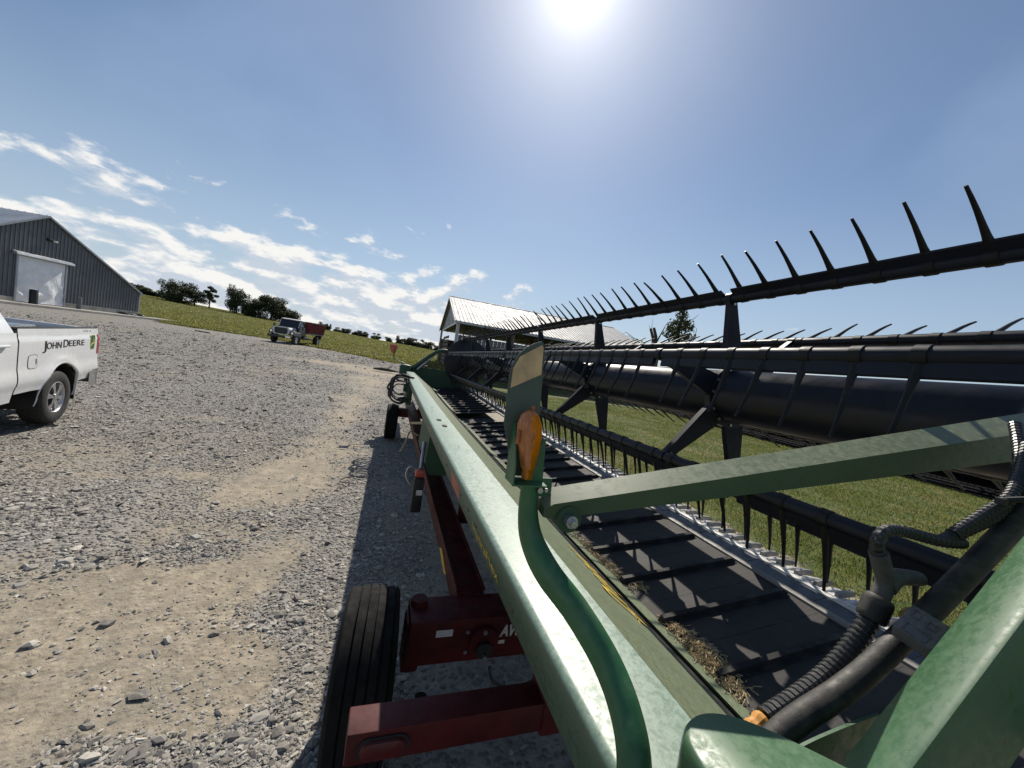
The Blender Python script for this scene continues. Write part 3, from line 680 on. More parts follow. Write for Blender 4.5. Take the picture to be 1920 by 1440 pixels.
for ph, ta, nm in BATS:
    a = math.radians(ph); bx, bz = RCX+RR*math.cos(a), RCZ+RR*math.sin(a); tr = math.radians(ta); d = (math.cos(tr), math.sin(tr)); q = (-d[1], d[0])
    edges = [.36]+SPY+[RY1]
    for i in range(len(edges)-1):
        y0, y1 = edges[i]+.012, edges[i+1]-.012
        m = MB(); m.tube([HL((bx, y, bz)) for y in (y0, y0+.004, y1-.004, y1)], [.022, .0257, .0257, .022], 18)
        fin = [(.0154,.012),(.0154,-.012),(.060,-.0034),(.064,.0034),(.060,.0086)]
        m.loft([[HL((bx+d[0]*u+q[0]*w, y, bz+d[1]*u+q[1]*w))[:] for u, w in fin] for y in (y0+.02, y1-.02)], True, True)
        bars[(nm, i)] = (build(m, 'tine_bar', 'bat_metal', header, 40), y0, y1)
    ph0 = {'top': .646, 'mid': .583, 'low': .798, 'bottom': .782, 'front': .659, 'third': .823}[nm]-.2759; y = ph0
    while y < RY1-.05:
        i = max(0, sum(1 for e in SPY if e < y)); key = (nm, i)
        if y > .575 and all(abs(y-e) > .02 for e in SPY):
            j = 0.035*rnd.gauss(0, 1)+(rnd.uniform(-.22, .22) if rnd.random() < .06 else 0)
            M = Matrix(((d[0], 0, -d[1], 0), (0, 1, 0, 0), (d[1], 0, d[0], 0), (0, 0, 0, 1))) @ Matrix.Rotation(j, 4, 'Y') @ Matrix.Rotation(rnd.gauss(0, .02), 4, 'Z')
            if nm in ('top', 'third', 'front'): M = M @ Matrix.Diagonal((1, 1, -1 if nm != 'third' else 1, 1))
            M = Matrix.Translation(HL((bx, y, bz))) @ RH4 @ M
            allt.append((y + (0.6 if nm in ('bottom', 'front') else 0), M, key))
        y += .13795
allt.sort(key=lambda q: q[0]); far_t = MB()
for i, (y, M, key) in enumerate(allt):
    if i < 292: inst(t_me, 'tine', M, bars[key][0])
    else: far_t.add([(M @ v.co)[:] for v in t_me.vertices], [tuple(p.vertices) for p in t_me.polygons])
build(far_t, 'tine', 'tine_plastic', header, 50, kind='stuff')
def spider(y):
    hub = MB(); hub.cyl(HL((RCX, y-0.0171, RCZ)), HL((RCX, y+0.0171, RCZ)), 0.1753, n=12); hub.cyl(HL((RCX, y-0.0385, RCZ)), HL((RCX, y+0.0385, RCZ)), 0.1283, n=40)
    h = build(hub, 'reel_hub', 'black_metal', header, 30)
    for ph, ta, nm in BATS:
        a = math.radians(ph); u = (math.cos(a), math.sin(a)); w = (-u[1], u[0])
        A = MB(); secs = []
        for r, hw, th in ((0.1111,0.0641,0.0103),(0.2052,0.0564,0.0154),(0.4275,0.0308,0.0154),(0.513,0.0239,0.0137),(RR+0.0103,0.0222,0.0103)):
            secs.append([HL((RCX+u[0]*r+w[0]*s_*hw, y+t_*th, RCZ+u[1]*r+w[1]*s_*hw))[:] for s_, t_ in ((-1,-1),(1,-1),(1,1),(-1,1))])
        A.loft(secs, True, True)
        A.cyl(HL((RCX+u[0]*RR, y-0.0171, RCZ+u[1]*RR)), HL((RCX+u[0]*RR, y+0.0171, RCZ+u[1]*RR)), 0.0308, n=18)
        build(A, 'reel_arm', 'bat_metal', header, 35)
        for r, s_ in ((.1496,-.034),(.1496,.034),(.4916,0)):
            inst(bolt_me, 'bolt', Matrix.Translation(HL((RCX+u[0]*r+w[0]*s_, y-.024, RCZ+u[1]*r+w[1]*s_))) @ RH4, h)
bm_ = MB(); bm_.cyl((0,0,0), (0,.010,0), .008, n=6); bolt_me = bm_.mesh('bolt', 'steel', 0)
for y in SPY: spider(y)
m = MB(); m.lathe(HL((RCX, RY1, RCZ)), RH @ Vector((0,1,0)), [(.0,.0),(.52,.0),(.55,.012),(.565,.012),(.565,.03),(.0,.03)], 56); build(m, 'reel_end_disc', 'black_metal', header, 40)
# ------------------------------------------------------------------ near reel arm, marker plate and lamp
AY = 0.5696  # near-end parts, hoses too: positions and sizes scaled about the camera beforehand
m = MB(); secs = []; aA = Vector((.284, .570, -.196)); aB = Vector((1.558, .467, .091))
for t_ in (-.012, 0.0, .33, .66, 1.0):
    p_ = aA.lerp(aB, t_); h = .040+.062*t_; w = .020+.007*t_; e_ = .006 if t_ < 0 else 0
    secs.append([HL(p_+Vector(q))[:] for q in ((0, w, -e_), (0, -w, -e_-.013-.016*t_), (0, -w*.85, e_-h), (0, w, e_-h+.005))])
m.loft(secs, True, True); reel_lift = build(m, 'reel_lift_arm', 'green_worn', header, 30)
m = MB(); m.cyl(HL((0.3133, AY-0.0356, -0.2332)), HL((0.3133, AY-0.0249, -0.2332)), 0.0105, n=20); m.cyl(HL((0.3133, AY-0.0443, -0.2332)), HL((0.3133, AY-0.0356, -0.2332)), 0.0065, n=6); build(m, 'bolt', 'steel', reel_lift, 30)
m = MB(); m.cyl(HL((0.3133, AY-0.024, -0.2332)), HL((0.3133, AY+0.0267, -0.2332)), 0.0225, n=24); build(m, 'pivot_boss', 'green_dull', header, 40)
path = spline([(.2456,.5741,-.1825),(.2495,.572,-.235),(.260,.562,-.277),(.284,.535,-.318),(.326,.50,-.362),(.358,.452,-.408),(.366,.405,-.444),(.360,.368,-.482),(.352,.350,-.56)], 10)
m = MB(); m.tube([HL(p) for p in path], [.0185+.0035*min(1, i/30) for i in range(len(path))], 24, flat=[.72+.28*min(1, i/26) for i in range(len(path))]); build(m, 'support_tube', 'tube_green', header, 60)
mk = header
def plate(pts, y, th, name, mat, par):
    m = MB(); m.prism([HL((x, y, z)) for x, z in pts], RH @ Vector((0, th, 0))); return build(m, name, mat, par, 30)
plate([(0.1913,-0.089),(0.1887,-0.0089),(0.1909,0.0089),(0.1994,0.0276),(0.21,0.0409),(0.2243,0.0507),(0.2367,0.0561),(0.2412,0.0534),(0.2443,0.0445),(0.2585,-0.1335),(0.2634,-0.1566),(0.267,-0.178),(0.2189,-0.178),(0.21,-0.1469)], 0.5945, 0.0027, 'marker_plate', 'plate_green', mk)
pl = plate([(0.1927,0.0036),(0.2019,0.0249),(0.2372,0.0498),(0.2412,0.0463),(0.2443,0.),(0.1931,-0.0294)], 0.5923, 0.002, 'marker_reflector', 'reflector_amber', mk)
# cradle round the lamp
m = MB()
m.prism([HL((x, 0.5767, z)) for x, z in ((0.2599,-0.1068),(0.2643,-0.1068),(0.2688,-0.1744),(0.2866,-0.1744),(0.2884,-0.1976),(0.2812,-0.2065),(0.2385,-0.2065),(0.2367,-0.1825),(0.2448,-0.1513))], RH @ Vector((0,0.0027,0)))
m.prism([HL((x, y, -0.1829)) for x, y in ((0.2065,0.5518),(0.267,0.5518),(0.2706,0.5945),(0.21,0.5945))], RH @ Vector((0,0,0.0027)))
m.prism([HL((0.2069, y, z)) for y, z in ((0.5518,-0.1825),(0.5945,-0.1825),(0.5945,-0.089),(0.583,-0.0846),(0.5536,-0.1513))], RH @ Vector((0.0022,0,0)))
build(m, 'lamp_bracket', 'tube_green', mk, 30)
m = MB()
lp = []
for z, rx, ry, cx in ((-0.1744,0.0089,0.0089,0.2367),(-0.1602,0.0093,0.0093,0.2363),(-0.1531,0.0125,0.0125,0.2354),(-0.1246,0.0187,0.016,0.2323),(-0.1024,0.0218,0.0178,0.2301),(-0.0846,0.0209,0.0169,0.2278),(-0.0694,0.0156,0.0142,0.2265),(-0.0619,0.008,0.008,0.2261),(-0.0596,0.0027,0.0027,0.2261)):
    lp.append([HL((cx+rx*math.cos(t), 0.5705+ry*math.sin(t), z))[:] for t in [2*PI*i/26 for i in range(26)]])
m.loft(lp, True, True); lamp = build(m, 'amber_lamp', 'amber_lens', header, 50)
m = MB(); m.box(HL((0.2296,0.5696,-0.057)), (0.0062,0.0053,0.0089), bev=0.0018); m.box(HL((0.2078,0.5625,-0.105)), (0.0044,0.008,0.0231), bev=0.0018); build(m, 'lens_lug', 'amber_dust', lamp, 30)
m = MB(); m.cyl(HL((0.2599,0.5589,-0.1905)), HL((0.2599,0.5696,-0.1905)), 0.0053, n=6); m.cyl(HL((0.2715,0.5607,-0.1905)), HL((0.2715,0.5714,-0.1905)), 0.0036, n=6); build(m, 'bolt', 'steel', mk, 0)
# ------------------------------------------------------------------ near end frame: cap, guide plate, inclined box beam, hoses
cap = [(-.060,-.14),(-.064,-.04),(-.060,.030),(-.046,.060),(-.016,.076),(.022,.074),(.062,.052),(.115,.0),(.165,-.06),(.21,-.14)]
out = [cap[0]]+[q[:] for q in spline([(u, v, 0) for u, v in cap], 5)]+[cap[-1]]
m = MB(); m.loft([[HL((.432+u[0]*c_, .270+u[1]*c_, z))[:] for u in out] for c_, z in ((1.0,-.52),(1.0,-.412),(.985,-.402),(.95,-.3965),(.90,-.394))], True, True)
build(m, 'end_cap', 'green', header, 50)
m = MB(); secs = []; da = Vector((.752,0,.659))
for t_ in (-.22, 0.0, .25, .50, .80):
    ring = [(.604,.290,-.448),(.600,.286,-.441),(.588,.229,-.370),(.592,.221,-.366),(.600,.217,-.374),(.650,.205,-.47),(.66,.29,-.54)]
    secs.append([HL(Vector(q)+da*t_)[:] for q in ring])
m.loft(secs, True, True); build(m, 'end_frame_beam', 'green', header, 45)
m = MB(); gp = spline([(.50,.34,-.505),(.60,.335,-.462),(.68,.33,-.440),(.76,.33,-.432)], 6)
m.loft([[HL(p)[:], HL((p[0], p[1]-.004, p[2]))[:], HL((p[0]+.01, p[1]-.004, p[2]-.16))[:], HL((p[0]+.01, p[1], p[2]-.16))[:]] for p in gp], True, True); build(m, 'guide_plate', 'green', header, 40)
def corrugated(pts, r, name, mat='conduit', pitch=.0052):
    P = spline(pts, 20); acc = 0; out = []; rad = []
    # resample at half the pitch so that ribs alternate
    cur = P[0].copy(); seg = 0; out.append(cur.copy()); rad.append(r); step = pitch/2; i = 1
    rem = step
    for i in range(1, len(P)):
        a, b = P[i-1], P[i]; Ls = (b-a).length; pos = 0
        while Ls-pos >= rem: pos += rem; out.append(a.lerp(b, pos/Ls)); rem = step
        rem -= (Ls-pos)
    rad = [r if (k//2) % 2 == 0 else r*.86 for k in range(len(out))]
    m = MB(); m.tube([HL(p) for p in out], rad, 12); return build(m, name, mat, header, 25)
corrugated([(0.6363,0.4005,-0.4913),(0.7031,0.4005,-0.4646),(0.7699,0.4005,-0.429),(0.8233,0.4005,-0.3809),(0.8589,0.4005,-0.3311)], 0.0165, 'ribbed_conduit')
corrugated([(0.5945,0.3978,-0.5144),(0.6141,0.3996,-0.502),(0.6363,0.4005,-0.4913)], 0.0153, 'spiral_wrap', 'orange_wrap', 0.0089)
m = MB(); m.tube([HL(p) for p in spline([(0.8526,0.4005,-0.3418),(0.8615,0.4005,-0.3222),(0.8704,0.4005,-0.3026)], 4)], [0.0187,0.0214,0.0214,0.0214,0.0214,0.0214,0.0214,0.0205,0.0178], 16); build(m, 'conduit_cuff', 'hose_rubber', header, 50)
m = MB(); m.tube([HL(p) for p in spline([(0.8678,0.4005,-0.307),(0.8767,0.4005,-0.2759),(0.8562,0.4005,-0.2421),(0.841,0.4005,-0.2198)], 6)], 19*[0.0138], 14); m.tube([HL(p) for p in spline([(0.8767,0.4005,-0.2803),(0.9078,0.4005,-0.267),(0.9567,0.3916,-0.267)], 6)], [0.0178-0.0005*i for i in range(13)], 14); build(m, 'taped_joint', 'tape_wrap', header, 50)
corrugated([(0.841,0.4005,-0.2207),(0.8322,0.4005,-0.2011),(0.8499,0.4005,-0.1825),(0.8989,0.4005,-0.1825),(0.9701,0.3827,-0.1913),(1.0235,0.3738,-0.1913)], 0.0105, 'thin_conduit')
corrugated([(0.979,0.3827,-0.1913),(1.0324,0.3738,-0.1646),(1.1036,0.3649,-0.1264),(1.1748,0.3738,-0.0668),(1.2638,0.4005,0.0044)], 0.0111, 'thin_conduit')
corrugated([(0.9968,0.3782,-0.178),(1.068,0.3694,-0.1335),(1.1303,0.3649,-0.0934),(1.246,0.4005,-0.0267),(1.335,0.445,0.0445)], 0.0111, 'thin_conduit')
m = MB(); hp = spline([(.52,.36,-.545),(.585,.36,-.485),(.643,.36,-.452),(.715,.36,-.426),(.780,.36,-.396),(.845,.36,-.355),(.905,.358,-.312),(.998,.355,-.240),(1.10,.352,-.158),(1.20,.35,-.078),(1.30,.35,.0)], 6); m.tube([HL(p) for p in hp], .0178, 18); build(m, 'hydraulic_hose', 'hose_rubber', header, 60)
RB = (RH @ Matrix.Rotation(-.62, 3, 'Y') @ Matrix.Rotation(.25, 3, 'X'))
m = MB(); m.box(HL((0.841,0.3329,-0.3133)), (0.0552,0.0463,0.0303), RB, 0.0044); clamp = build(m, 'hose_clamp', 'clamp_plastic', header, 30)
m = MB()
for u, v, a_, b_ in ((-0.016,0.,0.0151,0.0267),(0.0089,-0.008,0.0107,0.0107),(0.0125,0.0116,0.0142,0.0089)):
    for s_, t_, w, h in ((0,1,a_,0.0013),(0,-1,a_,0.0013),(1,0,0.0013,b_),(-1,0,0.0013,b_)):
        c = Vector((0.841,0.3329,-0.3133)); l = Vector((u+s_*a_/2, v*1.0+t_*b_/2, 0.0156)); m.box(HL(c)+RB @ l, (w, h, 0.002), RB)
build(m, 'raised_marking', 'clamp_plastic', clamp, 0)
m = MB(); m.tube([HL((0.8678,0.3489,-0.3177)), HL((0.8767,0.348,-0.3115))], 0.0245, 20); build(m, 'hose_band', 'brass', header, 40)
m = MB(); m.tube([HL(p) for p in spline([(1.0814,0.356,-0.1024),(1.1081,0.3293,-0.0908),(1.1437,0.3248,-0.0979),(1.1748,0.3471,-0.1113)], 6)], 0.0053, 8); m.box(HL((1.0725,0.356,-0.105)), (0.0178,0.0125,0.0125), bev=0.0027); build(m, 'tie_strap', 'plastic_black', header, 40)
m = MB(); m.box(HL((0.9078,0.1513,-0.356)), (0.089,0.0623,0.0712), bev=0.0071); build(m, 'rubber_block', 'seal_rubber', header, 30)
# decals on the back sheet and rear face
uS = (RH @ Vector((.417,0,-.290))).normalized(); nS = (RH @ Vector((.290,0,.417))).normalized()
base = HB((.925,.98,-.7925)) + nS*.004
text('Draper', 'script_decal', 'decal_yellow', basis(base, RH @ Vector((0,1,0)), uS*-1), .27, header, shear=.35, width=.45, extrude=.0003)
m = MB(); m.tube([HB((.862+.03*math.sin(i*.35), 1.10-.016*i, -.7495-.02*math.sin(i*.35))) + nS*.001 for i in range(10)], [.0035-.0003*i for i in range(10)], 6, flat=[.3]*10); build(m, 'script_tail', 'decal_yellow', header, 40)
rn = (RH @ Vector((-.107,0,-.024))).normalized(); ru = (RH @ Vector((-.024,0,.107))).normalized()
text('HydraFlex', 'model_name_decal', 'decal_yellow', basis(HB((.3723,1.335,-.617))+rn*.0025, RH @ Vector((0,-1,0)), ru), .052, header, width=.35, extrude=.0002)
m = MB(); m.prism([HB((x, y, z)) for x, y, z in ((.3600,1.66,-.560),(.3600,1.88,-.560),(.3765,1.88,-.632),(.3765,1.66,-.632))], rn*.0015); build(m, 'red_reflector', 'reflector_red', header, 0)
m = MB()
for y, z in ((2.05,-.575),(1.60,-.575),(1.42,-.57),(1.28,-.572),(.86,-.60),(2.6,-.59),(3.2,-.575)):
    xx = .355+(-.541-z)*.2243; m.cyl(HB((xx+.002, y, z)), HB((xx-.0012, y, z)), .013, n=12)
build(m, 'bolt_hole', 'decal_black', header, 0)
m = MB()
for y, x in ((2.9,.455),(3.15,.44)): m.box(HB((x, y, -.519)), (.035,.05,.006), bev=.002)
build(m, 'cover_clip', 'wood_dark', header, 0)
# far end: side shield, divider arm, lift cylinder, lamp on a bent rod
ey = 9.33
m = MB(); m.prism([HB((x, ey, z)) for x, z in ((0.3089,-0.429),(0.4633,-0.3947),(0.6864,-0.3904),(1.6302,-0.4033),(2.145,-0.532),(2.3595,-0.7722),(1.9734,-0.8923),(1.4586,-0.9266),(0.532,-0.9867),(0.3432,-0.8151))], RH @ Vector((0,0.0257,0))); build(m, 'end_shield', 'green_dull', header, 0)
m = MB(); m.tube([HB(p) for p in spline([(0.4805,ey-0.0429,-0.4462),(0.6435,ey-0.0429,-0.3089),(0.9009,ey-0.0429,-0.0686),(1.1154,ey-0.0429,0.0686),(1.3728,ey-0.0257,0.0686),(1.8018,ey-0.0172,-0.0172)], 6)], 0.0472, 12); build(m, 'far_lift_arm', 'green_dull', header, 50)
m = MB(); m.tube([HB((0.6006,ey-0.1373,-0.4547)), HB((0.7894,ey-0.1373,-0.2574))], 0.024, 12); m.tube([HB((0.7894,ey-0.1373,-0.2574)), HB((0.961,ey-0.1373,-0.0858))], 0.0137, 10); build(m, 'lift_cylinder', 'steel', header, 50)
m = MB(); m.box(HB((0.326,ey-0.0858,-0.5148)), (0.2574,0.1888,0.2917), bev=0.0772); build(m, 'end_gearbox', 'green_dull', header, 40)
m = MB(); m.tube([HB(p) for p in spline([(0.3604,ey-0.0858,-0.4033),(0.2917,ey-0.0858,-0.3604),(0.1373,ey-0.0858,-0.3089),(0.0429,ey-0.0858,-0.2488),(0.0257,ey-0.0858,-0.1544)], 6)], 0.0137, 10); rod = build(m, 'lamp_rod', 'tube_green', header, 50)
m = MB(); m.prism([HB((x, ey-0.1115, z)) for x, z in ((-0.0343,-0.1373),(-0.0858,0.),(-0.0772,0.0429),(0.0858,0.0429),(0.0987,0.),(0.0601,-0.1373))], RH @ Vector((0,0.0172,0))); build(m, 'red_marker', 'reflector_red', header, 20)
m = MB(); m.tube([HB((0.0172,ey-0.1544,-0.1544)), HB((0.0172,ey-0.1544,-0.1287)), HB((0.0172,ey-0.1544,-0.0858)), HB((0.0172,ey-0.1544,-0.0515))], [0.0257,0.0472,0.0515,0.0343], 16); build(m, 'amber_lamp', 'amber_dust', header, 50)
# control block with hose loops behind the beam, multi-coupler further forward
m = MB(); m.box(HB((.40,7.6,-.76)), (.10,.55,.55), bev=.02); m.cyl(HB((.28,7.45,-.72)), HB((.36,7.45,-.72)), .09, n=24); build(m, 'valve_block', 'green_dull', header, 30)
m = MB()
for k in range(8):
    y = 7.25+.075*k; rr = .19+.055*math.sin(k*2.3+.4); cx = .26-.03*(k % 3); dz = -.76+.05*math.cos(k*1.7)
    a0 = -.25+.3*rnd.random(); a1 = PI*(.95+.25*rnd.random())
    m.tube([HB((.36, y+.02, dz+rr*1.02))]+[HB((cx-rr*(1+.12*math.sin(3*t+k))*math.sin(t), y+.07*math.sin(1.4*t+k), dz+rr*(1.05+.1*math.cos(k))*math.cos(t))) for t in [a0+(a1-a0)*i/16 for i in range(17)]]+[HB((.38, y, dz-rr*.9))], .013+.005*(k % 3 == 0), 8)
m.tube([HB(p) for p in spline([(.36,7.3,-.50),(.14,7.25,-.48),(.12,7.2,-.56),(.36,7.15,-.60)], 6)], .014, 8)
build(m, 'hose_loop', 'hose_rubber', header, 60)
m = MB(); m.prism([HL((x, 3.35, z)) for x, z in ((.41,-.655),(.60,-.655),(.60,-1.04),(.44,-1.04),(.40,-.95))], RH @ Vector((0,.9,0))); build(m, 'bracket_plate', 'green_dull', header, 0)
m = MB(); m.box(HL((.36,3.30,-1.20)), (.09,.10,.30), bev=.012); cp = build(m, 'coupler_block', 'plastic_black', header, 30)
m = MB(); m.box(HL((.372,3.247,-1.17)), (.05,.004,.045)); build(m, 'coupler_label', 'decal_white', cp, 0)
m = MB(); m.box(HL((.36,3.34,-1.02)), (.07,.10,.06), bev=.01); build(m, 'coupler_handle', 'reflector_red', header, 30)
m = MB(); m.tube([HL((.385,3.5,-.78)), HL((.37,3.36,-.99))], .018, 10); m.tube([HL(p) for p in spline([(.35,3.36,-1.0),(.27,3.36,-.98),(.25,3.36,-1.06),(.30,3.36,-1.14)], 6)], .008, 8); build(m, 'coupler_pipe', 'steel', header, 50)
m = MB(); m.tube([HL(p) for p in spline([(.42,4.6,-.95),(.32,4.55,-.90),(.27,4.4,-1.0),(.22,4.3,-1.08)], 6)], .010, 8); m.tube([HL((.42,6.0,-1.05)), HL((.52,5.0,-.86))], .02, 8); build(m, 'loose_cable', 'straw', header, 50)
# chaff lying on the header
def straw_heap(name, spots, mat, label, cat, n0, size):
    V = []; F = []; T = []; k = 0
    for cx, cy, rx, ry, frac in spots:
        for i in range(int(n0*frac)):
            px, py = cx+rx*rnd.gauss(0, .5), cy+ry*rnd.gauss(0, .5)
            z = max(belt_z(px), (-.522-.696*(px-.5365)) if px < 1.0 else -9) if px > .54 else -.519
            if .95 < px < 1.09: z = max(z, -.826-.409*(px-1.0))
            hgt = .012*math.exp(-((px-cx)/rx)**2-((py-cy)/ry)**2)*rnd.random()*min(1.6, frac*1.6)
            l = size*rnd.uniform(.35, 1.4); w = rnd.uniform(.0009, .0022); a = rnd.uniform(0, PI); tl = rnd.gauss(0, .22)
            c = Vector((px, py, z+.003+hgt)); d = Vector((math.cos(a)*math.cos(tl), math.sin(a)*math.cos(tl), math.sin(tl)))*l/2; s = Vector((-math.sin(a), math.cos(a), 0))*w; u = Vector((0,0,w))
            q = [c-d-s, c-d+s, c-d*.9+u*1.6, c+d-s*.7, c+d+s*.7, c+d*.9+u*1.4+Vector((0,0,rnd.uniform(-.003,.003)))]
            V += [HB(p)[:] for p in q]; F += [(k,k+3,k+5),(k,k+5,k+2),(k+2,k+5,k+4),(k+2,k+4,k+1),(k,k+1,k+4),(k,k+4,k+3)]; k += 6
    raw(name, np.array(V), np.array(F), mat, label=label, cat=cat, kind='stuff')
straw_heap('straw', [(1.115,.93,.05,.13,.9),(1.10,.84,.045,.10,.6),(1.11,1.06,.03,.05,.25),(1.085,1.62,.04,.16,.5),(1.10,1.45,.035,.08,.2),(1.07,2.2,.04,.6,.2),(1.12,1.30,.05,.04,.15)], 'straw', 'dry chopped straw lying along the black draper belt', 'straw', 420, .028)
straw_heap('chaff', [(.45,3.2,.08,1.4,.3),(.45,7.6,.07,2.0,.6),(.75,3.5,.15,2,.25),(.75,7,.15,2.2,.5),(1.0,1.76,.05,.06,.7),(.46,10.4,.06,.5,.5)], 'straw', 'brown chaff and stalk bits caught on the green beam', 'chaff', 26, .016)

# ------------------------------------------------------------------ red header trailer
trailer = thing('header_trailer', (.8, 5, 0), 'red steel header trailer on ribbed tyres carrying the green header', 'trailer')
def tb(c, d, name, mat='red_paint', bev=.006, par=None, rot=None): m = MB(); m.box(c, d, rot, bev); return build(m, name, mat, par or trailer, 30)
tb((.61,6.24,.655), (.16,8.56,.12), 'main_frame')
m = MB(); m.box((.532,6.24,.725), (.012,8.56,.02)); m.box((.688,6.24,.725), (.012,8.56,.02)); build(m, 'frame_lip', 'red_paint', trailer, 0)
m = MB(); m.prism([(.5285,2.28,.62),(.5285,2.36,.585),(.5285,2.62,.62),(.5285,2.54,.66)], (-.001,0,0)); build(m, 'side_reflector', 'decal_yellow', trailer, 0)
ax = tb((.95,1.86,.585), (1.36,.20,.235), 'axle_box', bev=.012)
m = MB(); m.cyl((.655,1.758,.585), (.655,1.735,.585), .078, n=40); m.cyl((.655,1.735,.585), (.655,1.733,.585), .072, n=40); build(m, 'pivot_plate', 'red_paint', trailer, 30)
m = MB(); m.lathe((.655,1.7325,.555), (0,-1,0), [(.0,.0),(.036,.0),(.042,.006),(.042,.022),(.02,.022),(.0,.02)], 28); build(m, 'dust_cap', 'plastic_black', trailer, 30)
m = MB(); m.cyl((.655,1.71,.535), (.655,1.69,.535), .011, n=6); m.cyl((.652,1.735,.645), (.652,1.722,.645), .012, n=16); build(m, 'bolt', 'steel', trailer, 30)
text('AWS', 'maker_decal', 'decal_white', basis((.742,1.7585,.592), (1,0,0), (0,0,1)), .085, trailer, shear=.22, bold=.0035, width=.150)
for c, d in (((.445,1.7588,.635),(.085,.001,.036)), ((.745,1.7588,.560),(.065,.001,.020))): tb(c, d, 'sticker', 'decal_white', 0)
tb((.30,1.87,.53), (.09,.13,.27), 'kingpin_housing', 'red_paint', .02); m = MB(); m.cyl((.32,1.90,.66), (.32,1.90,.735), .05, .04, n=20); build(m, 'kingpin_cap', 'red_paint', trailer, 30)
m = MB(); m.tube([(.34,1.70,.315),(1.5,1.70,.315)], .019, 12); m.cyl((.36,1.70,.27), (.36,1.70,.36), .03, n=14); build(m, 'tie_rod', 'plastic_black', trailer, 40)
m = MB(); m.tube(spline([(.70,1.72,.46),(.72,1.70,.40),(.80,1.69,.36),(.92,1.69,.365),(1.0,1.70,.40)], 6), .008, 8); m.tube(spline([(.93,1.62,.60),(.90,1.58,.50),(.93,1.56,.40),(.99,1.58,.30)], 6), .005, 8); build(m, 'brake_wire', 'plastic_black', trailer, 50)
tb((.40,1.25,.70), (.74,.105,.115), 'bumper', bev=.006)
tb((.82,1.26,.70), (.16,.14,.15), 'bumper_socket', bev=.008)
def capsule(cx, cz, a, r, y, n=14): return [(cx+a+r*math.cos(t), y, cz+r*math.sin(t)) for t in [-PI/2+PI*i/n for i in range(n+1)]]+[(cx-a+r*math.cos(t), y, cz+r*math.sin(t)) for t in [PI/2+PI*i/n for i in range(n+1)]]
m = MB(); m.prism(capsule(.150,.698,.046,.041,1.1975), (0,-.006,0)); gk = build(m, 'lamp_gasket', 'plastic_black', trailer, 30)
m = MB(); m.loft([capsule(.150,.698,.045,.032,1.1915), capsule(.150,.698,.043,.030,1.180), capsule(.150,.698,.030,.016,1.174)], True, True); build(m, 'tail_lamp', 'red_lens', trailer, 40)
tb((1.02,1.52,.66), (.12,.46,.10), 'bumper_arm')
for y in (3.0, 5.6, 8.0): tb((.78,y,.86), (.10,.12,.42), 'header_rest')
tb((.95,8.30,.585), (1.36,.16,.18), 'rear_axle', bev=.01)
m = MB(); m.tube([(.53+.16*i/40, 1.953, .703+.0015*math.sin(i*2.1)) for i in range(41)], [.006+.0015*math.sin(i*1.7) for i in range(41)], 6); build(m, 'weld_bead', 'red_paint', trailer, 60)
for k in range(4):
    m = MB(); m.cyl((.565+.09*(k % 2), 1.757, .53+.11*(k//2)), (.565+.09*(k % 2), 1.745, .53+.11*(k//2)), .010, n=6)
    if k != 1: build(m, 'bolt', 'steel', trailer, 0)
tb((1.55,6.1,.66), (.10,8.9,.10), 'side_rail')
def wheel(cx, cy, R, w, rim, par, mat, rimmat, yaw=0.0, ribs=True, side=-1):
    A = Vector((math.cos(yaw), math.sin(yaw), 0)); o = Vector((cx, cy, R))
    pr = [(rim,-w*.36),(rim+.012,-w*.44),(rim+(R-rim)*.45,-w*.5),(R*.93,-w*.47),(R*.975,-w*.41)]
    if ribs:
        for k in range(5):
            a = -w*.39+w*.78*k/5; b = -w*.39+w*.78*(k+1)/5; cr_ = R-.010*abs((k-2)/2)**2
            pr += [(cr_-.001,a+.004),(cr_,b-.006),(cr_-.012,b-.005),(cr_-.012,b+.003)]
    else: pr += [(R,-w*.3),(R,w*.3)]
    pr += [(R*.975,w*.41),(R*.93,w*.47),(rim+(R-rim)*.45,w*.5),(rim+.012,w*.44),(rim,w*.36)]
    m = MB(); m.lathe(o, A, pr, 64); t = build(m, 'tyre', mat, par, 30)
    m = MB(); m.lathe(o, A, [(rim,-w*.36),(rim,-w*.40),(rim*.9,-w*.38),(rim*.82,-w*.20),(rim*.4,-w*.16),(.0,-w*.16)], 40); m.lathe(o, A, [(rim,w*.36),(rim*.9,w*.3),(rim*.8,w*.05),(0,w*.05)], 40); m.cyl(o+A*(-w*.16), o+A*(-w*.34), .045, n=20)
    r = build(m, 'rim', rimmat, t, 30); return t
wheel(.085,1.85,.392,.275,.19, trailer, 'trailer_tyre', 'white_rim', -.05)
wheel(.235,8.30,.375,.235,.185, trailer, 'trailer_tyre', 'white_rim', .0)
wheel(1.75,1.90,.405,.255,.195, trailer, 'trailer_tyre', 'white_rim'); wheel(1.75,8.30,.375,.235,.185, trailer, 'trailer_tyre', 'white_rim')

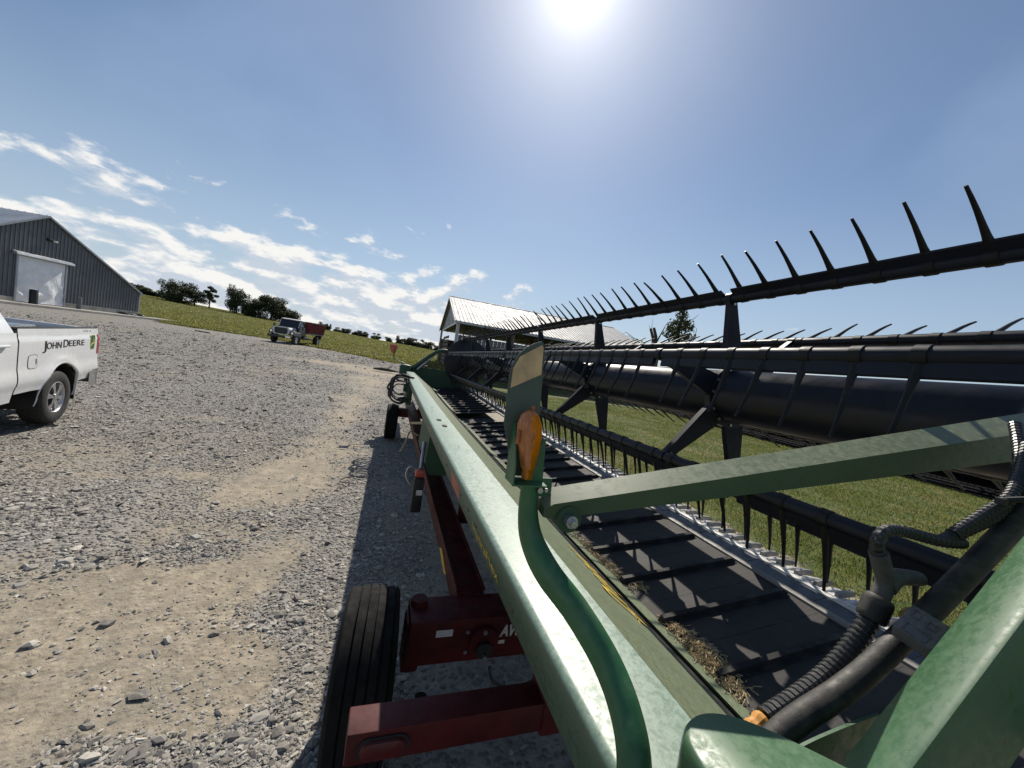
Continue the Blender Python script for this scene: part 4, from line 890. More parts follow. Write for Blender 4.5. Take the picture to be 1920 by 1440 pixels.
# ------------------------------------------------------------------ white pickup (local: x forward, y left, z up, origin under the rear axle)
PF = Vector((.20, -1.0, 0)).normalized(); PL = Vector((-PF.y, PF.x, 0)); PO = Vector((-5.62, 7.33, .03))
def PW(p): return PO + PF*p[0] + PL*p[1] + Vector((0, 0, p[2]))
pick = thing('pickup_truck', PO, 'white pickup truck with green lettering on its bed side', 'pickup')
def pb(m, name, mat, smooth=35, par=None): m.xf(PW); return build(m, name, mat, par or pick, smooth)
def side_y(X, z):
    y = .985
    if z > 1.335: y = .972-.10*(z-1.335)
    elif z > 1.29: y = .985-.013*sst(1.29, 1.335, z)
    y -= .045*sst(.78, .42, z)
    y += .014*sst(.66, .74, z)*sst(.95, .80, z)
    for c in (0.0, 3.68):
        r = math.hypot(X-c, z-.42)
        if z > .40: y += .022*math.exp(-((r-.55)/.085)**2)
    return float(y)
def zbot(X, lo):
    for c in (0.0, 3.68):
        if abs(X-c) < .525: return max(lo, .42+math.sqrt(max(0, .525**2-(X-c)**2)))
    return lo
def body_side(x0, x1, ztop, lo, name, s=1, rake=0.0):
    xs = sorted(set(list(np.linspace(x0, x1, 26))+[q for c in (0, 3.68) for q in c+.525*np.cos(np.linspace(0, PI, 25)) if x0 < q < x1]))
    m = MB(); secs = []
    for X in xs:
        a = zbot(X, lo); b = ztop(X) if callable(ztop) else ztop
        secs.append([(X+rake*(b-z)*0, s*side_y(X, z), z) for z in [a+(b-a)*t for t in np.linspace(0, 1, 22)]])
    m.loft(secs, False, False); return pb(m, name, 'car_white', 40)
bedtop = 1.455
for s in (1, -1):
    body_side(-1.125, 1.035, bedtop, .60, 'bed_side', s)
    body_side(1.062, 2.10, 1.40, .50, 'rear_door', s); body_side(2.108, 3.02, 1.40, .50, 'front_door', s); body_side(3.03, 4.55, lambda X: 1.40-.10*(X-3.03)/1.5, .52, 'front_fender', s)
for s in (1, -1): m = MB(); m.box((-.045, s*.905, bedtop+.004), (2.13, .105, .022), None, .008); pb(m, 'bed_rail_cap', 'plastic_black', 30)
m = MB(); m.box((-.09, .858, 1.16), (2.2, .012, .58)); m.box((-.09, -.858, 1.16), (2.2, .012, .58)); m.box((1.02, 0, 1.14), (.012, 1.72, .62)); m.box((-.09, 0, .88), (2.2, 1.72, .012)); pb(m, 'bed_liner', 'plastic_black', 0)
m = MB(); m.box((-1.11, 0, 1.10), (.06, 1.76, .70), None, .02); pb(m, 'tailgate', 'car_white', 30)
m = MB(); m.box((.72, 0, 1.40), (.52, 1.68, .13), None, .015); tbx = pb(m, 'tool_box', 'galv', 30)
m = MB(); m.box((.72, .0, 1.478), (.56, 1.74, .03), None, .008); pb(m, 'tool_box_lid', 'chrome', 30, tbx)
m = MB()
for s in (1, -1):
    m.loft([[(x, s*side_y(-1.1, z)*k, z) for z in np.linspace(1.02, 1.36, 8)] for x, k in ((-1.075, 1.006), (-1.14, 1.006), (-1.175, .97), (-1.175, .86), (-1.145, .80))], False, False)
pb(m, 'tail_lamp', 'tail_red', 40)
m = MB()
for s in (1, -1): m.loft([[(x, s*y, z) for z in (.47, .54, .68, .75)] for x, y in ((-.86, .992), (-1.11, 1.004), (-1.22, .96), (-1.28, .80), (-1.29, .30))], False, False)
m.box((-1.25, 0, .60), (.06, .9, .14), None, .02); pb(m, 'rear_bumper', 'chrome', 40)
m = MB(); m.box((-1.05, .0, .46), (.18, .10, .08)); m.box((.5, 0, .47), (3.6, 1.0, .16)); pb(m, 'chassis', 'plastic_black', 0)
for c in (0.0, 3.68):
    for s in (1, -1):
        m = MB(); m.loft([[(c+r_*math.cos(t), s*y, .42+r_*math.sin(t)) for t in np.linspace(-.25, PI+.25, 20)] for y, r_ in ((.955, .522), (.60, .522), (.58, .30))], False, False); pb(m, 'wheel_well', 'plastic_black', 40)
        m = MB(); m.loft([[(c+r_*math.cos(t), s*(side_y(c+r_*math.cos(t), .42+r_*math.sin(t))+y), .42+r_*math.sin(t)) for t in np.linspace(-.12, PI+.12, 26)] for y, r_ in ((-.02, .512), (.004, .515), (.006, .535), (-.004, .54))], False, False); pb(m, 'arch_lip', 'car_white', 50)
# cab above the belt line
def cab_ring(z, xr, xf, w, rr=.10):
    return [(xr, -w+rr, z), (xr+.04, -w, z), (xf-.1, -w, z), (xf, -w+rr*1.6, z), (xf, w-rr*1.6, z), (xf-.1, w, z), (xr+.04, w, z), (xr, w-rr, z)]
m = MB(); m.loft([cab_ring(1.38, 1.062, 3.35, .965), cab_ring(1.42, 1.064, 3.32, .955), cab_ring(1.84, 1.21, 2.52, .80), cab_ring(1.92, 1.30, 2.42, .74), cab_ring(1.945, 1.42, 2.30, .66)], True, True); pb(m, 'cab_roof', 'car_white', 50)
m = MB()
for s in (1, -1):
    m.loft([[(x, s*(.962-.37*(z-1.42)+.004), z) for x in xx] for z, xx in ((1.435, (1.38, 2.05)), (1.80, (1.46, 2.05)))], False, False)
    m.loft([[(x, s*(.962-.37*(z-1.42)+.004), z) for x in xx] for z, xx in ((1.435, (2.13, 3.02)), (1.80, (2.13, 2.44)))], False, False)
m.loft([[(1.062+.35*(z-1.42)-.004, y, z) for y in yy] for z, yy in ((1.47, (-.72, .72)), (1.82, (-.62, .62)))], False, False)
m.loft([[(3.31-1.88*(z-1.42)+.012, y, z) for y in yy] for z, yy in ((1.46, (-.80, .80)), (1.82, (-.70, .70)))], False, False); pb(m, 'window_glass', 'glass_dark', 0)
m = MB(); m.loft([[(x, w*k, z+.05*(1-k*k)) for k in (-1, -.6, 0, .6, 1)] for x, w, z in ((3.05, .93, 1.40), (3.6, .95, 1.39), (4.4, .93, 1.31), (4.56, .90, 1.22), (4.6, .88, .70))], False, False); pb(m, 'hood', 'car_white', 50)
m = MB(); m.box((4.60, 0, .95), (.08, 1.70, .50), None, .03); pb(m, 'grille', 'plastic_black', 30)
m = MB(); m.box((4.66, 0, .60), (.14, 1.90, .20), None, .05); pb(m, 'front_bumper', 'chrome', 30)
m = MB()
for s in (1, -1): m.box((4.50, s*.84, 1.10), (.16, .20, .18), None, .03)
pb(m, 'headlamp', 'chrome', 30)
m = MB()
for xx in (1.40, 2.32): m.tube([(xx-.12, .975, 1.245), (xx-.11, 1.012, 1.250), (xx+.11, 1.012, 1.252), (xx+.12, .975, 1.247)], .017, 8); m.box((xx, .978, 1.225), (.20, .012, .05), None, .004)
pb(m, 'door_handle', 'car_white', 40)
m = MB(); m.box((2.95, 1.08, 1.48), (.10, .22, .20), None, .03); m.box((2.95, -1.08, 1.48), (.10, .22, .20), None, .03); pb(m, 'mirror', 'plastic_black', 30)
m = MB(); m.tube([(1.0485, side_y(1.05, z)-.012, z) for z in np.linspace(.62, 1.44, 14)], .012, 6); pb(m, 'cab_gap', 'plastic_black', 40)
# fuel flap
fl = []
for i in range(28):
    t = 2*PI*i/28; fl.append((.735+.105*math.copysign(abs(math.cos(t))**.45, math.cos(t)), 0, 1.01+.095*math.copysign(abs(math.sin(t))**.45, math.sin(t))))
m = MB(); m.tube([(x, side_y(x, z)+.001, z) for x, _, z in fl]+[(fl[0][0], side_y(fl[0][0], fl[0][2])+.001, fl[0][2])], .003, 6); flap = pb(m, 'fuel_flap_seam', 'plastic_black', 40)
m = MB(); m.prism([(.735+(x-.735)*.95, side_y(x, z)+.002, 1.01+(z-1.01)*.95) for x, _, z in fl], (0, .002, 0)); m.box((.655, .994, 1.02), (.03, .012, .07), None, .004); pb(m, 'fuel_flap', 'car_white', 30)
for cx in (0.0, 3.68):
    for s in (1, -1):
        o = PW((cx, s*.83, .405)); A = PL*s
        m = MB(); w = .275; R = .405
        m.lathe(o, A, [(.232,-.13),(.30,-.1375),(.375,-.13),(.398,-.112),(.405,-.09),(.405,.09),(.398,.112),(.375,.130),(.30,.1375),(.245,.128),(.228,.118)], 56)
        tr = build(m, 'tyre', 'tyre', pick, 40)
        m = MB()
        for k in range(46):                                    # tread blocks
            t = 2*PI*k/46
            for off in (-.075, -.025, .025, .075):
                tt_ = t+off*1.2; c = Vector(o)+A*off+(PF*math.cos(tt_)+Vector((0,0,1))*math.sin(tt_))*.4055
                m.box(c, (.040, .036, .008), Matrix((PF*-math.sin(tt_)+Vector((0,0,1))*math.cos(tt_), A, PF*math.cos(tt_)+Vector((0,0,1))*math.sin(tt_))).transposed())
        build(m, 'tread', 'tyre', tr, 0)
        m = MB(); m.lathe(o, A, [(.238,.105),(.236,.122),(.228,.125),(.220,.112),(.212,.03),(.0,.02)], 48); rim = build(m, 'rim', 'rim_alloy', tr, 30)
        m = MB()
        for k in range(6):
            t = 2*PI*k/6+.2; u = PF*math.cos(t)+Vector((0,0,1))*math.sin(t); q = PF*-math.sin(t)+Vector((0,0,1))*math.cos(t)
            m.loft([[(o+u*r_+q*(sg*wd)+A*h)[:] for sg, h in ((-1, h0-.03), (-1, h0), (1, h0), (1, h0-.03))] for r_, wd, h0 in ((.04,.028,.110),(.12,.026,.118),(.222,.050,.112))], True, True)
        m.cyl(o+A*.06, o+A*.122, .045, n=24); build(m, 'spoke', 'chrome', tr, 30)
        m = MB(); m.lathe(o, A, [(.222,.055),(.02,.05)], 32); build(m, 'brake_shadow_plate', 'plastic_black', tr, 30)
# lettering on the bed side
def pick_text(t, X, z, size, width, mat='decal_black', name='lettering', bold=0.0, shear=0.0):
    return text(t, name, mat, basis(PW((X, side_y(X-.3, z+.05)+.0035, z)), -PF, (0, 0, 1)), size, pick, width=width, bold=bold, shear=shear, extrude=.0008)
pick_text('J', .525, 1.158, .185, .085); pick_text('OHN', .435, 1.168, .138, .375); pick_text('D', .005, 1.176, .170, .135); pick_text('EERE', -.145, 1.186, .132, .475)
pick_text('4X4', -.60, 1.395, .048, .27, shear=.2)
def shield(k): return [(-.075*k, .11*k), (-.06*k, .125*k), (.06*k, .125*k), (.075*k, .11*k), (.082*k, .02*k), (.066*k, -.10*k), (.048*k, -.125*k), (-.048*k, -.125*k), (-.066*k, -.10*k), (-.082*k, .02*k)]
LX, LZ = -.905, 1.225
def emblem(k, d, name, mat, pts=None, par=None):
    m = MB(); m.prism([(LX-u, .9865+d, LZ+v) for u, v in (pts or shield(k))], (0, .0008, 0)); return pb(m, name, mat, 0, par)
em = emblem(1.0, 0, 'emblem', 'decal_gold')
emblem(.93, .0012, 'emblem_field', 'decal_green', par=em)
deer = [(-.055,-.035),(-.030,-.012),(.010,-.005),(.028,.012),(.022,.050),(.010,.070),(.016,.075),(.030,.055),(.036,.040),(.050,.036),(.052,.028),(.040,.022),(.042,-.005),(.058,-.030),(.054,-.036),(.034,-.018),(.010,-.026),(-.020,-.036),(-.045,-.060),(-.066,-.068),(-.066,-.060),(-.048,-.050)]
emblem(1, .0024, 'emblem_deer', 'decal_gold', deer, em)

# ------------------------------------------------------------------ old grain truck (same local axes)
TF = Vector((-.20, -.98, 0)).normalized(); TL = Vector((-TF.y, TF.x, 0)); TOx, TOy = -8.45, 45.0
TO = Vector((TOx, TOy, float(terrain(TOx, TOy-2))-.02))
def TW(p): return TO + TF*p[0] + TL*p[1] + Vector((0, 0, p[2]))
gt = thing('grain_truck', TO, 'old white and black grain truck with red bed at the field edge', 'truck')
def tbx_(m, name, mat, smooth=35, par=None): m.xf(TW); return build(m, name, mat, par or gt, smooth)
def tbb(c, d, name, mat, bev=.02, par=None): m = MB(); m.box(c, d, None, bev); return tbx_(m, name, mat, 30, par)
tbb((2.2,0,.62), (6.6,.9,.16), 'chassis', 'truck_black')
m = MB(); m.loft([[(x, y, z) for x, y in ((2.75,-w),(2.75,w),(xf,w),(xf,-w))] for z, w, xf in ((.85,.98,4.25),(1.45,1.0,4.25),(1.60,.98,4.15),(2.28,.86,3.85),(2.38,.78,3.7))], True, True); tbx_(m, 'cab', 'truck_black', 35)
m = MB(); m.loft([[(2.80,-.80,2.30),(3.92,-.80,2.30),(3.92,.80,2.30),(2.80,.80,2.30)], [(2.78,-.86,2.36),(3.98,-.86,2.36),(3.98,.86,2.36),(2.78,.86,2.36)], [(2.9,-.7,2.44),(3.8,-.7,2.44),(3.8,.7,2.44),(2.9,.7,2.44)]], True, True); tbx_(m, 'cab_roof', 'truck_white', 40)
m = MB(); m.prism([(4.18,-.84,1.62),(4.18,.84,1.62),(3.92,.76,2.22),(3.92,-.76,2.22)], (.012,0,0)); m.prism([(3.05,.985,1.60),(4.0,.985,1.60),(3.75,.875,2.22),(3.05,.875,2.22)], (0,.012,0)); tbx_(m, 'windscreen', 'glass_dark', 0)
m = MB()
for s in (-1, 1): m.box((4.08, s*.88, 1.92), (.06,.06,.66), Matrix.Rotation(-.38, 3, 'Y'))
tbx_(m, 'windscreen_post', 'truck_white', 0)
m = MB(); m.loft([[(x, w*k, z0+(z1-z0)*q) for k, q in ((-1,0),(-1,.75),(-.82,1),(.82,1),(1,.75),(1,0))] for x, w, z0, z1 in ((4.2,.74,.95,1.60),(5.55,.66,.95,1.50))], True, True); tbx_(m, 'hood', 'truck_white', 35)
m = MB(); m.loft([[(x, y*k, 1.18+(z-1.18)*k) for y, z in ((-.70,.98),(-.74,1.40),(-.60,1.55),(.60,1.55),(.74,1.40),(.70,.98),(.58,.84),(-.58,.84))] for x, k in ((5.54,1.0),(5.62,1.0),(5.62,.80),(5.56,.79))], True, False); tbx_(m, 'grille_surround', 'truck_white', 30)
m = MB(); m.box((5.565,0,1.18), (.02,1.14,.56));
for i in range(9): m.box((5.585,-.48+.12*i,1.18), (.03,.035,.54))
tbx_(m, 'grille', 'truck_black', 0)
m = MB()
for s in (-1, 1): m.loft([[(x, s*y, z) for y, z in ((.70,.85),(.70,1.22),(.92,1.24),(1.10,1.15),(1.13,.85))] for x in (4.15,5.45)], True, True)
tbx_(m, 'fender', 'truck_black', 35)
for s in (-1, 1):
    m = MB(); m.lathe(TW((5.44, s*.92, 1.05)), TF, [(.0,.05),(.10,.045),(.125,.02),(.13,.0)], 20); build(m, 'headlamp', 'chrome', gt, 40)
m = MB(); m.box((5.72,0,.66), (.10,2.15,.22), None, .03); bmp = tbx_(m, 'front_bumper', 'truck_black', 30)
m = MB(); m.box((5.775,.72,.67), (.02,.45,.14)); m.box((5.20,1.02,1.27), (.22,.12,.07)); tbx_(m, 'bumper_plate', 'chrome', 0)
# slatted red bed
m = MB(); m.loft([[(x, s*w, z) for s, w, z in ((-1,1.12,1.28),(1,1.12,1.28),(1,1.28,2.34),(-1,1.28,2.34))] for x in (-1.35, 2.45)], True, True); bed = tbx_(m, 'grain_bed', 'bed_red', 0)
for i in range(11):
    x = -1.30+.37*i
    for s in (1, -1): m = MB(); m.box((x, s*1.225, 1.81), (.07,.06,1.08), Matrix.Rotation(-s*.145, 3, 'X')); tbx_(m, 'bed_stake', 'bed_red', 0)
m = MB(); m.box((.55,1.29,2.35), (3.85,.07,.07)); m.box((.55,-1.29,2.35), (3.85,.07,.07)); m.box((2.45,0,2.35), (.06,2.6,.07)); tbx_(m, 'bed_rim', 'truck_black', 0)
m = MB(); m.box((.55,0,1.21), (3.9,2.3,.14)); tbx_(m, 'bed_sill', 'bed_grey', 0)
m = MB(); m.loft([[(x, y, 1.30) for x, y in ((-1.30,-1.1),(2.4,-1.1),(2.4,1.1),(-1.30,1.1))], [(x, y, 2.20) for x, y in ((-1.30,-1.2),(2.4,-1.2),(2.4,1.2),(-1.30,1.2))]], True, False)
tbx_(m, 'bed_lining', 'truck_black', 0)
for X, ys in ((0, (.98, -.98)), (4.75, (.92, -.92))):
    for y_ in ys:
        o = TW((X, y_, .50)); A = TL*(1 if y_ > 0 else -1); m = MB(); w = .27 if X else .42
        m.lathe(o, A, [(.27,-w/2),(.42,-w/2),(.49,-w*.4),(.50,-w*.3),(.50,w*.3),(.49,w*.4),(.42,w/2),(.29,w/2),(.27,w*.4)], 36); t_ = build(m, 'tyre', 'tyre', gt, 40)
        m = MB(); m.lathe(o, A, [(.285,w*.42),(.27,w*.45),(.25,w*.3),(.12,w*.2),(.10,w*.42),(0,w*.42)], 28); build(m, 'rim', 'white_rim', t_, 30)
m = MB(); m.box((3.2,1.02,.72), (.9,.34,.10)); m.cyl((3.3,1.0,.75), (2.6,1.0,.75), .18, n=16); m.box((-.2,1.08,.98), (.05,.6,.4)); tbx_(m, 'side_step', 'truck_black', 30)
m = MB()
for s in (1, -1): m.tube([(4.1, s*1.0, 1.75), (4.25, s*1.28, 1.8), (4.25, s*1.28, 1.45)], .02, 6); m.box((4.25, s*1.28, 1.65), (.04,.16,.34))
tbx_(m, 'mirror', 'truck_black', 0)

# ------------------------------------------------------------------ grey metal barn (local: u along the gable wall away from its near corner, v outwards, z up)
BC = Vector((-27.64, 54.54, .36)); BU = Vector((-.2337, -.9723, 0)); BV = Vector((.9723, -.2337, 0))
def BW(p): return BC + BU*p[0] + BV*p[1] + Vector((0, 0, p[2]))
barn = thing('metal_barn', BC, 'grey ribbed metal barn with a white curtain door', 'barn')
def bb(m, name, mat, smooth=0, par=None): m.xf(BW); return build(m, name, mat, par or barn, smooth)
SPN, EAV, PK, DEP = 18.8, 2.75, 7.95, 34.0
def roofz(u): return EAV+(PK-EAV)*(1-abs(u-SPN/2)/(SPN/2))
D0, D1, DZ0, DZ1 = 7.62, 11.42, .22, 4.12
m = MB(); u = 0.0; pitch = .305
while u < SPN-.01:                                         # ribbed sheets, cut round the door
    a, b = u, min(u+pitch, SPN)
    for q0, q1, pr in ((a, a+.23, 0.0), (a+.23, b, .045)):
        z0 = .55
        segs = [(z0, None)] if not (q1 > D0 and q0 < D1) else [(DZ1, None)]
        for s0, _ in segs:
            m.add([(q0, pr, s0), (q1, pr, s0), (q1, pr, roofz(q1)-.02), (q0, pr, roofz(q0)-.02)], [(0,1,2,3)])
            if pr: m.add([(q0, 0, s0), (q0, pr, s0), (q0, pr, roofz(q0)-.02), (q0, 0, roofz(q0)-.02), (q1, 0, s0), (q1, pr, s0), (q1, pr, roofz(q1)-.02), (q1, 0, roofz(q1)-.02)], [(0,1,2,3), (4,5,6,7)])
    u += pitch
bb(m, 'gable_wall', 'barn_grey')
m = MB(); v = 0.0
while v < DEP:
    m.box((-.02, -v-.15, (EAV+.55)/2), (.02, .30, EAV-.55)); m.box((-.045, -v-.27, (EAV+.55)/2), (.05, .07, EAV-.55)); v += .305
bb(m, 'side_wall', 'barn_grey')
m = MB(); m.box((SPN+.02, -DEP/2, EAV/2), (.04, DEP, EAV)); m.prism([(0,-DEP,0),(SPN,-DEP,0),(SPN,-DEP,EAV),(SPN/2,-DEP,PK),(0,-DEP,EAV)], (0,-.03,0)); bb(m, 'rear_wall', 'barn_grey')
for s in (0, 1):
    m = MB(); e = -.25 if s == 0 else SPN+.25; ze = roofz(0)-.14
    m.prism([(e, .18, ze), (SPN/2, .18, PK+.02), (SPN/2, .18, PK+.08), (e, .18, ze+.06)], (0, -DEP-.3, 0)); bb(m, 'roof', 'galv')
m = MB(); v = 0.0
while v < DEP:
    m.prism([(SPN+.25, -v, roofz(0)-.08), (SPN/2, -v, PK+.08), (SPN/2, -v, PK+.12), (SPN+.25, -v, roofz(0)-.04)], (0, -.05, 0)); m.prism([(-.25, -v, roofz(0)-.08), (SPN/2, -v, PK+.08), (SPN/2, -v, PK+.12), (-.25, -v, roofz(0)-.04)], (0, -.05, 0)); v += .6
bb(m, 'roof_rib', 'galv')
m = MB(); m.prism([(-.28,.19,roofz(0)-.20),(SPN/2,.19,PK-.06),(SPN/2,.19,PK+.10),(-.28,.19,roofz(0)-.04)], (0,.03,0)); m.prism([(SPN+.28,.19,roofz(0)-.20),(SPN/2,.19,PK-.06),(SPN/2,.19,PK+.10),(SPN+.28,.19,roofz(0)-.04)], (0,.03,0)); bb(m, 'barge_board', 'barn_trim')
m = MB(); m.box((-.02,.06,1.62), (.14,.06,2.2)); bb(m, 'corner_trim', 'barn_trim')
m = MB(); m.box((3.75,.02,.27), (7.7,.10,.56)); m.box((15.2,.02,.27), (7.5,.10,.56)); m.box((-.02,-DEP/2,.27), (.10,DEP,.56)); bb(m, 'stem_wall', 'concrete')
m = MB(); m.box((3.75,.10,.58), (7.6,.05,.05)); bb(m, 'base_flashing', 'barn_trim')
m = MB(); nu, nz = 44, 40; secs = []                       # loose curtain with folds
for i in range(nu+1):
    a = i/nu; row = []
    for j in range(nz+1):
        b = j/nz; bel = .22*math.sin(PI*a)**.7*(1-b)**.6*(b+.15)
        wr = .05*math.sin(17*a+5*b+2*math.sin(9*b))*(1-b)+.05*math.sin(3+26*b-8*(a-.5)**2*4)*max(0, .85-b)+.03*math.sin(31*a*b+4)
        row.append((D0+.12+(D1-D0-.24)*a, .06+bel+wr*.9*max(0, min(1, (.80-b)*5+.1)), DZ0+.02+(DZ1-DZ0-.05)*b))
    secs.append(row)
m.loft(secs, False, False); bb(m, 'door_curtain', 'curtain', 60)
m = MB(); m.box((D0+.03,.06,(DZ0+DZ1)/2), (.14,.12,DZ1-DZ0)); m.box((D1-.03,.06,(DZ0+DZ1)/2), (.14,.12,DZ1-DZ0)); bb(m, 'door_jamb', 'barn_trim')
m = MB(); m.loft([[(q, .04, DZ1+.32), (q, .38, DZ1+.20), (q, .42, DZ1+.05), (q, .36, DZ1), (q, .04, DZ1)] for q in (D0-.35, D1+.30)], True, True); bb(m, 'door_hood', 'galv')
m = MB(); m.box((9.15,.10,6.0), (.42,.16,.26), None, .03); lb = bb(m, 'wall_light', 'plastic_black', 30)
m = MB(); m.box((8.85,.18,5.93), (.30,.22,.16), None, .02); bb(m, 'light_lens', 'decal_white', 30, lb)
m = MB(); m.box((7.0,1.35,.08), (19.5,2.6,.22)); bb(m, 'door_apron', 'concrete')
def bollard(u, v, r, h, mat, label):
    m = MB(); m.lathe(BW((u, v, .17)), (0,0,1), [(0,0),(r,0),(r,h-.06),(r*.92,h-.015),(r*.6,h),(0,h+.01)], 24); build(m, 'bollard', mat, None, 40, label, 'bollard', 'posts beside the barn door')
bollard(11.0, 1.1, .26, 1.25, 'plastic_black', 'thick black bollard left of the white barn curtain')
bollard(7.0, .75, .17, 1.15, 'barn_grey', 'grey steel bollard right of the white barn curtain')
for i, (u, v, s, lb_) in enumerate(((2.2,.5,.28,'dark rock lying against the foot of the barn wall'),(1.2,.6,.22,'pale rock between two darker rocks by the barn'),(.4,.6,.30,'dark rock at the grassy corner of the barn'))):
    m = MB(); bm = bmesh.new(); bmesh.ops.create_icosphere(bm, subdivisions=2, radius=1)
    for q in bm.verts: q.co *= 1+.28*(rnd.random()-.5)
    m.add([(BW((u, v, .25))+Vector((q.co.x*s*1.4, q.co.y*s, q.co.z*s*.6)))[:] for q in bm.verts], [tuple(w.index for w in f.verts) for f in bm.faces]); bm.free()
    build(m, 'rock', 'concrete' if i == 1 else 'truck_black', None, 0, lb_, 'rock', 'rocks along the barn wall')

# ------------------------------------------------------------------ open machine shed with pale ribbed roof
SO = Vector((4.5, 27.5, .45)); SU = Vector((.9982, -.06, 0)); SV = Vector((.06, .9982, 0))     # u along the eave, v across to the back
def SW(p): return SO + SU*p[0] + SV*p[1] + Vector((0, 0, p[2]))
shed = thing('machine_shed', SO, 'open sided machine shed with pale ribbed metal roof', 'shed')
def sb(m, name, mat, smooth=0): m.xf(SW); return build(m, name, mat, shed, smooth)
SL, SWD, SE, SP = 17.0, 17.5, 3.95, 6.72
npan = 19; pw = (SL+.6)/npan; hs = math.hypot(SWD/2+.35, SP-SE+.11)
pm = MB(); pm.add([(0,0,0),(pw-.006,0,0),(pw-.006,hs,0),(0,hs,0),(0,0,-.02),(pw-.006,0,-.02),(pw-.006,hs,-.02),(0,hs,-.02)], [(0,1,2,3),(4,7,6,5),(0,4,5,1),(3,2,6,7)])
for k in range(3):
    c = .10+k*pw/3; pm.loft([[(c-.045,q,0),(c-.02,q,.032),(c+.02,q,.032),(c+.045,q,0)] for q in (0,hs)], True, True)
pan_me = pm.mesh('roof_panel', 'roof_white', 0)
sl = math.atan2(SP-SE+.11, SWD/2+.35)
SR = Matrix(((SU.x, SV.x, 0), (SU.y, SV.y, 0), (0, 0, 1))).to_4x4()
for i in range(npan):
    inst(pan_me, 'roof_panel', Matrix.Translation(SW((-.3+i*pw, -.35, SE-.08))) @ SR @ Matrix.Rotation(sl, 4, 'X'), shed)
    inst(pan_me, 'roof_panel', Matrix.Translation(SW((-.3+(i+1)*pw, SWD+.35, SE-.08))) @ SR @ Matrix.Rotation(PI, 4, 'Z') @ Matrix.Rotation(sl, 4, 'X'), shed)
m = MB(); m.tube([(-.32,SWD/2,SP+.02),(SL+.32,SWD/2,SP+.02)], .09, 8); sb(m, 'ridge_cap', 'roof_white', 40)
m = MB(); m.prism([(0,.0,SE-.05),(0,SWD,SE-.05),(0,SWD/2,SP-.04)], (.03,0,0)); sb(m, 'gable_cladding', 'shed_grey')
m = MB(); m.prism([(SL,.0,SE-.05),(SL,SWD,SE-.05),(SL,SWD/2,SP-.04)], (-.03,0,0)); sb(m, 'gable_cladding', 'shed_grey')
for s in (0, 1):
    e = -.36 if s == 0 else SWD+.36
    for xx in (-.31, SL+.29): m = MB(); m.prism([(xx,e,SE-.30),(xx,SWD/2,SP-.16),(xx,SWD/2,SP+.05),(xx,e,SE-.10)], (.03,0,0)); sb(m, 'barge_board', 'barn_trim')
m = MB(); m.box((SL/2,-.30,SE-.16), (SL+.5,.05,.18)); m.box((-.02,SWD*.5,SE-.12), (.05,SWD,.16)); sb(m, 'fascia', 'barn_trim')
for u in (0, 4.25, 8.5, 12.75, SL):
    for v in (0, SWD/2, SWD):
        if v == SWD/2 and u == 0: continue
        m = MB(); m.box((u, v, SE/2), (.22,.22,SE)); sb(m, 'post', 'barn_trim' if u == 0 else 'timber')
for u in np.linspace(.6, SL-.6, 9):
    m = MB(); m.tube([(u,0,SE-.1),(u,SWD/2,SP-.15),(u,SWD,SE-.1)], .06, 4); m.tube([(u,0,SE-.12),(u,SWD,SE-.12)], .06, 4); m.tube([(u,SWD*.25,SE-.1),(u,SWD/2,SP-.2),(u,SWD*.75,SE-.1)], .04, 4); sb(m, 'truss', 'timber')
m = MB(); u = .15
while u < SL-.3:
    m.box((u+.11,.14,1.45), (.23,.02,2.9)); m.box((u+.25,.12,1.45), (.05,.05,2.9)); u += .30
sb(m, 'eave_wall', 'shed_grey')
m = MB(); m.box((SL/2,SWD-.1,1.45), (SL,.05,2.9)); m.box((SL-.05,SWD/2,SE/2), (.05,SWD,SE)); sb(m, 'back_wall', 'timber')
for k in range(8):
    m = MB(); m.box((.30,SWD*.78,.35+k*.38), (.04,SWD*.40,.26)); sb(m, 'board', 'timber')

# ------------------------------------------------------------------ second header parked on the grass
ph2 = thing('parked_header', (19.8, 13.5, 0), 'dark header lying on the grass beyond the nearer header', 'header')
def q2(m, name, mat, smooth=35, par=None, **k): return build(m, name, mat, par or ph2, smooth, **k)
X2, Y2a, Y2b = 19.6, 4.0, 23.0
m = MB(); m.loft([[(X2+.55,y,.25),(X2+.62,y,1.25),(X2+.80,y,1.30),(X2+.80,y,.25)] for y in (Y2a,Y2b)], True, True); q2(m, 'rear_wall', 'matte_black')
m = MB(); m.loft([[(X2-.75,y,.14),(X2+.55,y,.30),(X2+.55,y,.22),(X2-.75,y,.08)] for y in (Y2a,Y2b)], True, True); q2(m, 'draper_deck', 'matte_black')
m = MB(); m.tube([(X2-.25,Y2a+.2,.86),(X2-.25,Y2b-.2,.86)], .12, 20); q2(m, 'reel_tube', 'matte_black', 50)
for k in range(6):
    a = math.radians(20+60*k); bx, bz = X2-.25+.50*math.cos(a), .86+.50*math.sin(a)
    m = MB(); m.tube([(bx,Y2a+.2,bz),(bx,Y2b-.2,bz)], .03, 8); br = q2(m, 'tine_bar', 'matte_black', 50)
    m = MB(); y = Y2a+.3; dx = .10 if math.cos(a) > 0 else -.06
    while y < Y2b-.3:
        m.add([(bx,y-.012,bz),(bx,y+.012,bz),(bx+dx*.5-.015,y,bz-.16),(bx+dx,y,bz-.29),(bx+.02,y,bz)], [(0,2,3),(2,1,3),(0,4,2),(4,1,2)]); y += .155
    q2(m, 'tine', 'matte_black', 0, br, kind='stuff')
